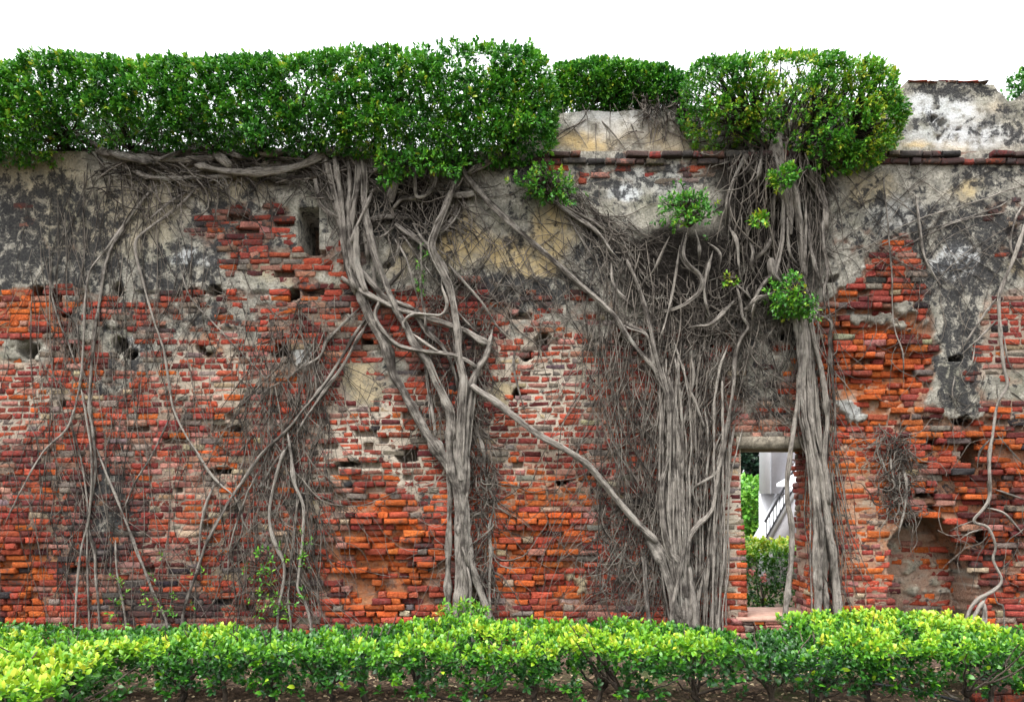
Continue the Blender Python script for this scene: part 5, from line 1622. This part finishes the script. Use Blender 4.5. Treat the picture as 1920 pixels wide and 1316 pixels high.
# ------------------------------------------------------------------ ground litter, hose, brick edging
rl_ = np.random.default_rng(111)
n = 9000
P = np.stack([rl_.uniform(-6, 6, n), rl_.uniform(-3.8, -.1, n), rl_.uniform(.006, .03, n)], -1)
A = np.stack([rl_.normal(0, 1, n), rl_.normal(0, 1, n), rl_.normal(0, .2, n)], -1)
A /= np.linalg.norm(A, axis=1, keepdims=True)
v, tr, c = leaf_mesh_arrays(P, A, rl_.uniform(.03, .065, n), rl_.uniform(.015, .03, n), rl_, rl_.random(n))
M_LITTER = mat_leaf('dry_leaf', [(0.0, (0.03, 0.02, 0.014)), (0.5, (0.12, 0.075, 0.045)), (0.85, (0.26, 0.18, 0.11)), (1.0, (0.4, 0.33, 0.2))], trans=.05, rough=.8)
link('leaf_litter', mesh_np('leaf_litter', v, tris=tr, attrs={'lc': c}), M_LITTER, kind='stuff', label='dry brown fallen leaves scattered on the soil', cat='leaf litter')
M_HOSE = mat_plain('black_rubber', (0.02, 0.021, 0.024), (0.06, 0.062, 0.07), 30, .5)
hp = catmull([(2.9, -.55, .05), (3.3, -.75, .05), (3.7, -1.0, .05), (4.0, -1.3, .05), (4.2, -1.6, .045), (4.35, -2.0, .04)], .06)
ho = thing('garden_hose', 'black irrigation hose lying on the litter under the right hedge', 'hose', (2.9, -.55, .0))
child('hose_pipe', tube_mesh('hose_pipe', hp[None], np.full((1, len(hp)), .014), 8), M_HOSE, ho)
child('connector', tube_mesh('connector', np.array([[hp[0] - [.06, -.03, 0], hp[0] - [.02, -.01, 0], hp[0] + [.02, -.01, 0], hp[0] + [.04, -.02, 0]]]), np.array([[.012, .02, .02, .014]]), 8), M_HOSE, ho)
ed = thing('brick_edging', 'low brick edging beside pale paving at the lower right corner', 'edging', (4.9, -1.9, 0))
for q in range(2):
    for k in range(6):
        m, L0 = protos['s'][rv.integers(NVAR)]
        o = link('brick', m, parent=ed)
        o.location = Vector((4.45 + .25 * k + .12 * q, -1.95 + .02 * q + rv.normal(0, .01), .10 + q * .085)) - ed.location
        o.scale = (1, 1.2, 1.25)
        o.rotation_euler = (0, rv.normal(0, .03), rv.normal(0, .05))
        o.color = tuple(brick_colours(1, np.full(1, .3), np.full(1, .4), np.full(1, .6), rv)[0])
child('paving_slab', box_mesh('paving_slab', (4.3, 6.2, -2.6, -1.9, -.05, .06)), mat_plain('pale_paving', (0.4, 0.3, 0.22), (0.56, 0.45, 0.35), 8), ed)

# ------------------------------------------------------------------ behind the doorway
rk = np.random.default_rng(121)
P, Nn, h = profile_points(2.4, 7.2, 2.5, 3.7, 1.27, .05, 170, rh_)
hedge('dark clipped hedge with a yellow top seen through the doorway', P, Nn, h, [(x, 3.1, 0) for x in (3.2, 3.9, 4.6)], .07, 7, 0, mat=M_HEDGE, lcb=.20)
M_WHITE = mat_plain('white_render', (0.70, 0.72, 0.76), (0.80, 0.81, 0.84), 3, .8, .05)
M_LILAC = mat_plain('grey_and_shaded_render', (0.36, 0.35, 0.37), (0.43, 0.42, 0.44), 3, .8, .05)  # grey walls, and the white column's shaded front painted as grey
M_RAIL = mat_plain('dark_rail_paint', (0.015, 0.015, 0.018), (0.04, 0.04, 0.045), 20, .45, .1)
M_BROWN = mat_plain('brown_rail_paint', (0.10, 0.06, 0.05), (0.16, 0.10, 0.08), 20, .5, .1)
BY = 9.0
k = (D + BY) / F


def bp(px, py, Y=BY):
    X, Z = PX(px, py, Y)
    return float(X), float(Z)


bl = thing('stair_building', 'white rendered building with an outside stair beyond the doorway', 'building', (bp(1460, 0)[0], BY, 0))
cx0, cx1 = bp(1446, 0)[0], bp(1476, 0)[0]
child('column', box_mesh('column', (cx0, cx1, BY, BY + .8, bp(0, 925)[1], 5.4)), M_LILAC, bl)
child('column_lit_side', box_mesh('column_lit_side', (cx0 - .03, cx0 - .003, BY - .01, BY + .8, bp(0, 925)[1], 5.4)), M_WHITE, bl)  # thin white sheet that paints the lit left side of the column
sx0, sz0 = bp(1424, 1002)
sx1, sz1 = bp(1500, 866)
sx2, sz2 = sx1 + (sx1 - sx0) * 1.1, sz1 + (sz1 - sz0) * 1.1
# sloped stair flank (grey), white stringer
fy0, fy1 = BY - .35, BY - .2
v = [(sx0, fy0, 0), (sx2, fy0, 0), (sx2, fy0, sz2 - .35), (sx0, fy0, sz0 - .35), (sx0, fy1, 0), (sx2, fy1, 0), (sx2, fy1, sz2 - .35), (sx0, fy1, sz0 - .35)]
q6 = [(0, 1, 2, 3), (5, 4, 7, 6), (4, 0, 3, 7), (1, 5, 6, 2), (3, 2, 6, 7), (4, 5, 1, 0)]
child('stair_flank', mesh_np('stair_flank', v, q6), M_LILAC, bl)
v = [(a, b - .03 if i < 4 else b + .9, c) for i, (a, b, c) in enumerate([(sx0, fy0, sz0 - .34), (sx2, fy0, sz2 - .34), (sx2, fy0, sz2 - .12), (sx0, fy0, sz0 - .12)] * 2)]
child('stringer', mesh_np('stringer', v, q6), M_WHITE, bl)
child('lower_wall', box_mesh('lower_wall', (bp(1427, 0, BY + .82)[0], bp(1600, 0, BY + .82)[0], BY + .82, BY + 1.0, 0, bp(0, 920, BY + .82)[1])), M_WHITE, bl)
child('back_wall', box_mesh('back_wall', (bp(1478, 0, BY + 1.5)[0], bp(1760, 0)[0], BY + 1.5, BY + 1.7, 0, 5.4)), M_LILAC, bl)


def bar(name, a, b, w, mat, owner):
    a = np.array(a)
    b = np.array(b)
    C = np.stack([a + (b - a) * s for s in (0, .33, .66, 1)])[None]
    return child(name, tube_mesh(name, C, np.full((1, 4), w), 6), mat, owner)


ry = fy0 - .05
hrail = bar('handrail', (sx0, ry, sz0 + .30), (sx2, ry, sz2 + .30), .028, M_RAIL, bl)
bar('handrail', (sx0, ry, sz0 - .1), (sx2, ry, sz2 - .1), .018, M_RAIL, bl)
nb_ = 26
for i in range(nb_):
    s = (i + .5) / nb_
    x_, z_ = sx0 + (sx2 - sx0) * s, sz0 + (sz2 - sz0) * s
    bar('baluster', (x_, ry, z_ - .1), (x_, ry, z_ + .30), .011, M_RAIL, hrail)
rx0, rz0 = bp(1450, 902, BY + .9)
rx1, rz1 = bp(1560, 862, BY + .9)
for zz in (rz0, rz1 - .1, rz1):
    brail = bar('balcony_rail', (rx0, BY + .9, zz), (rx1, BY + .9, zz), .022, M_BROWN, bl)
for i in range(12):
    x_ = rx0 + (rx1 - rx0) * i / 11
    bar('balcony_post', (x_, BY + .9, rz0), (x_, BY + .9, rz1), .013, M_BROWN, brail)
# white sunshade beside the stair
us = thing('sunshade', 'white sunshade canopy poking out above the stair rail', 'sunshade', bp(1490, 0, 7.5)[:1] + (7.5, 0))
ux, uz = bp(1496, 884, 7.5)
ux0, uz0 = bp(1456, 906, 7.5)
R = ux - ux0
ring_ = [(ux + R * math.cos(a), 7.5 + R * math.sin(a), uz0) for a in np.linspace(0, 2 * math.pi, 8, endpoint=False)]
V = [(ux, 7.5, uz)] + ring_ + [(a, b, c - .07) for a, b, c in ring_]
T = [(0, 1 + i, 1 + (i + 1) % 8) for i in range(8)]
Q = [(1 + i, 9 + i, 9 + (i + 1) % 8, 1 + (i + 1) % 8) for i in range(8)]
child('canopy', mesh_np('canopy', V, Q, T), M_WHITE, us)
bar('pole', (ux, 7.5, 0), (ux, 7.5, uz - .01), .025, M_WHITE, us)


def back_tree(label, poly, Y, hd, count, mat, size, trunk_px, bias=0.0):
    c = np.mean(poly, 0)
    o = thing('background_tree', label, 'tree', (wp(trunk_px, c[1], Y)[0], Y, 0))
    crown(o, [dict(poly=poly, Yc=Y, hd=hd, count=count, thin=.3, round_px=30)], mat, 7, size, rk, lc_bias=bias)
    x, _, z = wp(trunk_px, c[1], Y)
    C = np.array([[(x, Y, -.05), (x + .03, Y, z * .3), (x - .04, Y, z * .6), (x, Y, z)]])
    child('trunk', tube_mesh('trunk', C, np.array([[.13, .11, .09, .04]]), 8), M_TWIG, o)
    return o


back_tree('bright green leafy tree beyond the doorway left of the stair', [(1360, 905), (1395, 895), (1435, 900), (1452, 960), (1440, 1010), (1360, 1010)], 11.5, .8, 500, M_PALE, .16, 1400, .1)
back_tree('dark green tree behind the white column beyond the doorway', [(1330, 700), (1440, 690), (1470, 800), (1560, 800), (1570, 900), (1460, 920), (1440, 1000), (1340, 1000)], 15, 1.6, 2200, M_DARKLEAF, .2, 1410)
back_tree('tree crown tip rising past the notch at the far right', [(1912, 138), (1930, 122), (1990, 100), (2060, 120), (2060, 215), (1960, 215), (1920, 190)], 1.6, .5, 700, M_CROWN, .07, 1990)
M_PINK = mat_leaf('pink_petal', [(0.0, (0.5, 0.12, 0.1)), (1.0, (0.75, 0.3, 0.26))], trans=.1)
for lab, cx, cy in (('small pink flower cluster on the dark hedge beyond the doorway, left one', 1412, 1075), ('small pink flower cluster on the dark hedge beyond the doorway, right one', 1433, 1084)):
    p = np.array([wp(cx + rk.normal(0, 3), cy + rk.normal(0, 3), 2.42) for i in range(7)])
    o = thing('flower_cluster', lab, 'flower', tuple(p[0]))
    v, tr, c = sprig_leaves(p, np.array([0, -1, .2]) + rk.normal(0, .3, p.shape), 5, .035, rk, rk.random(7), .2, wr=.8)
    child('petal_mass', mesh_np('petal_mass', v, tris=tr, attrs={'lc': c}), M_PINK, o, kind='stuff')
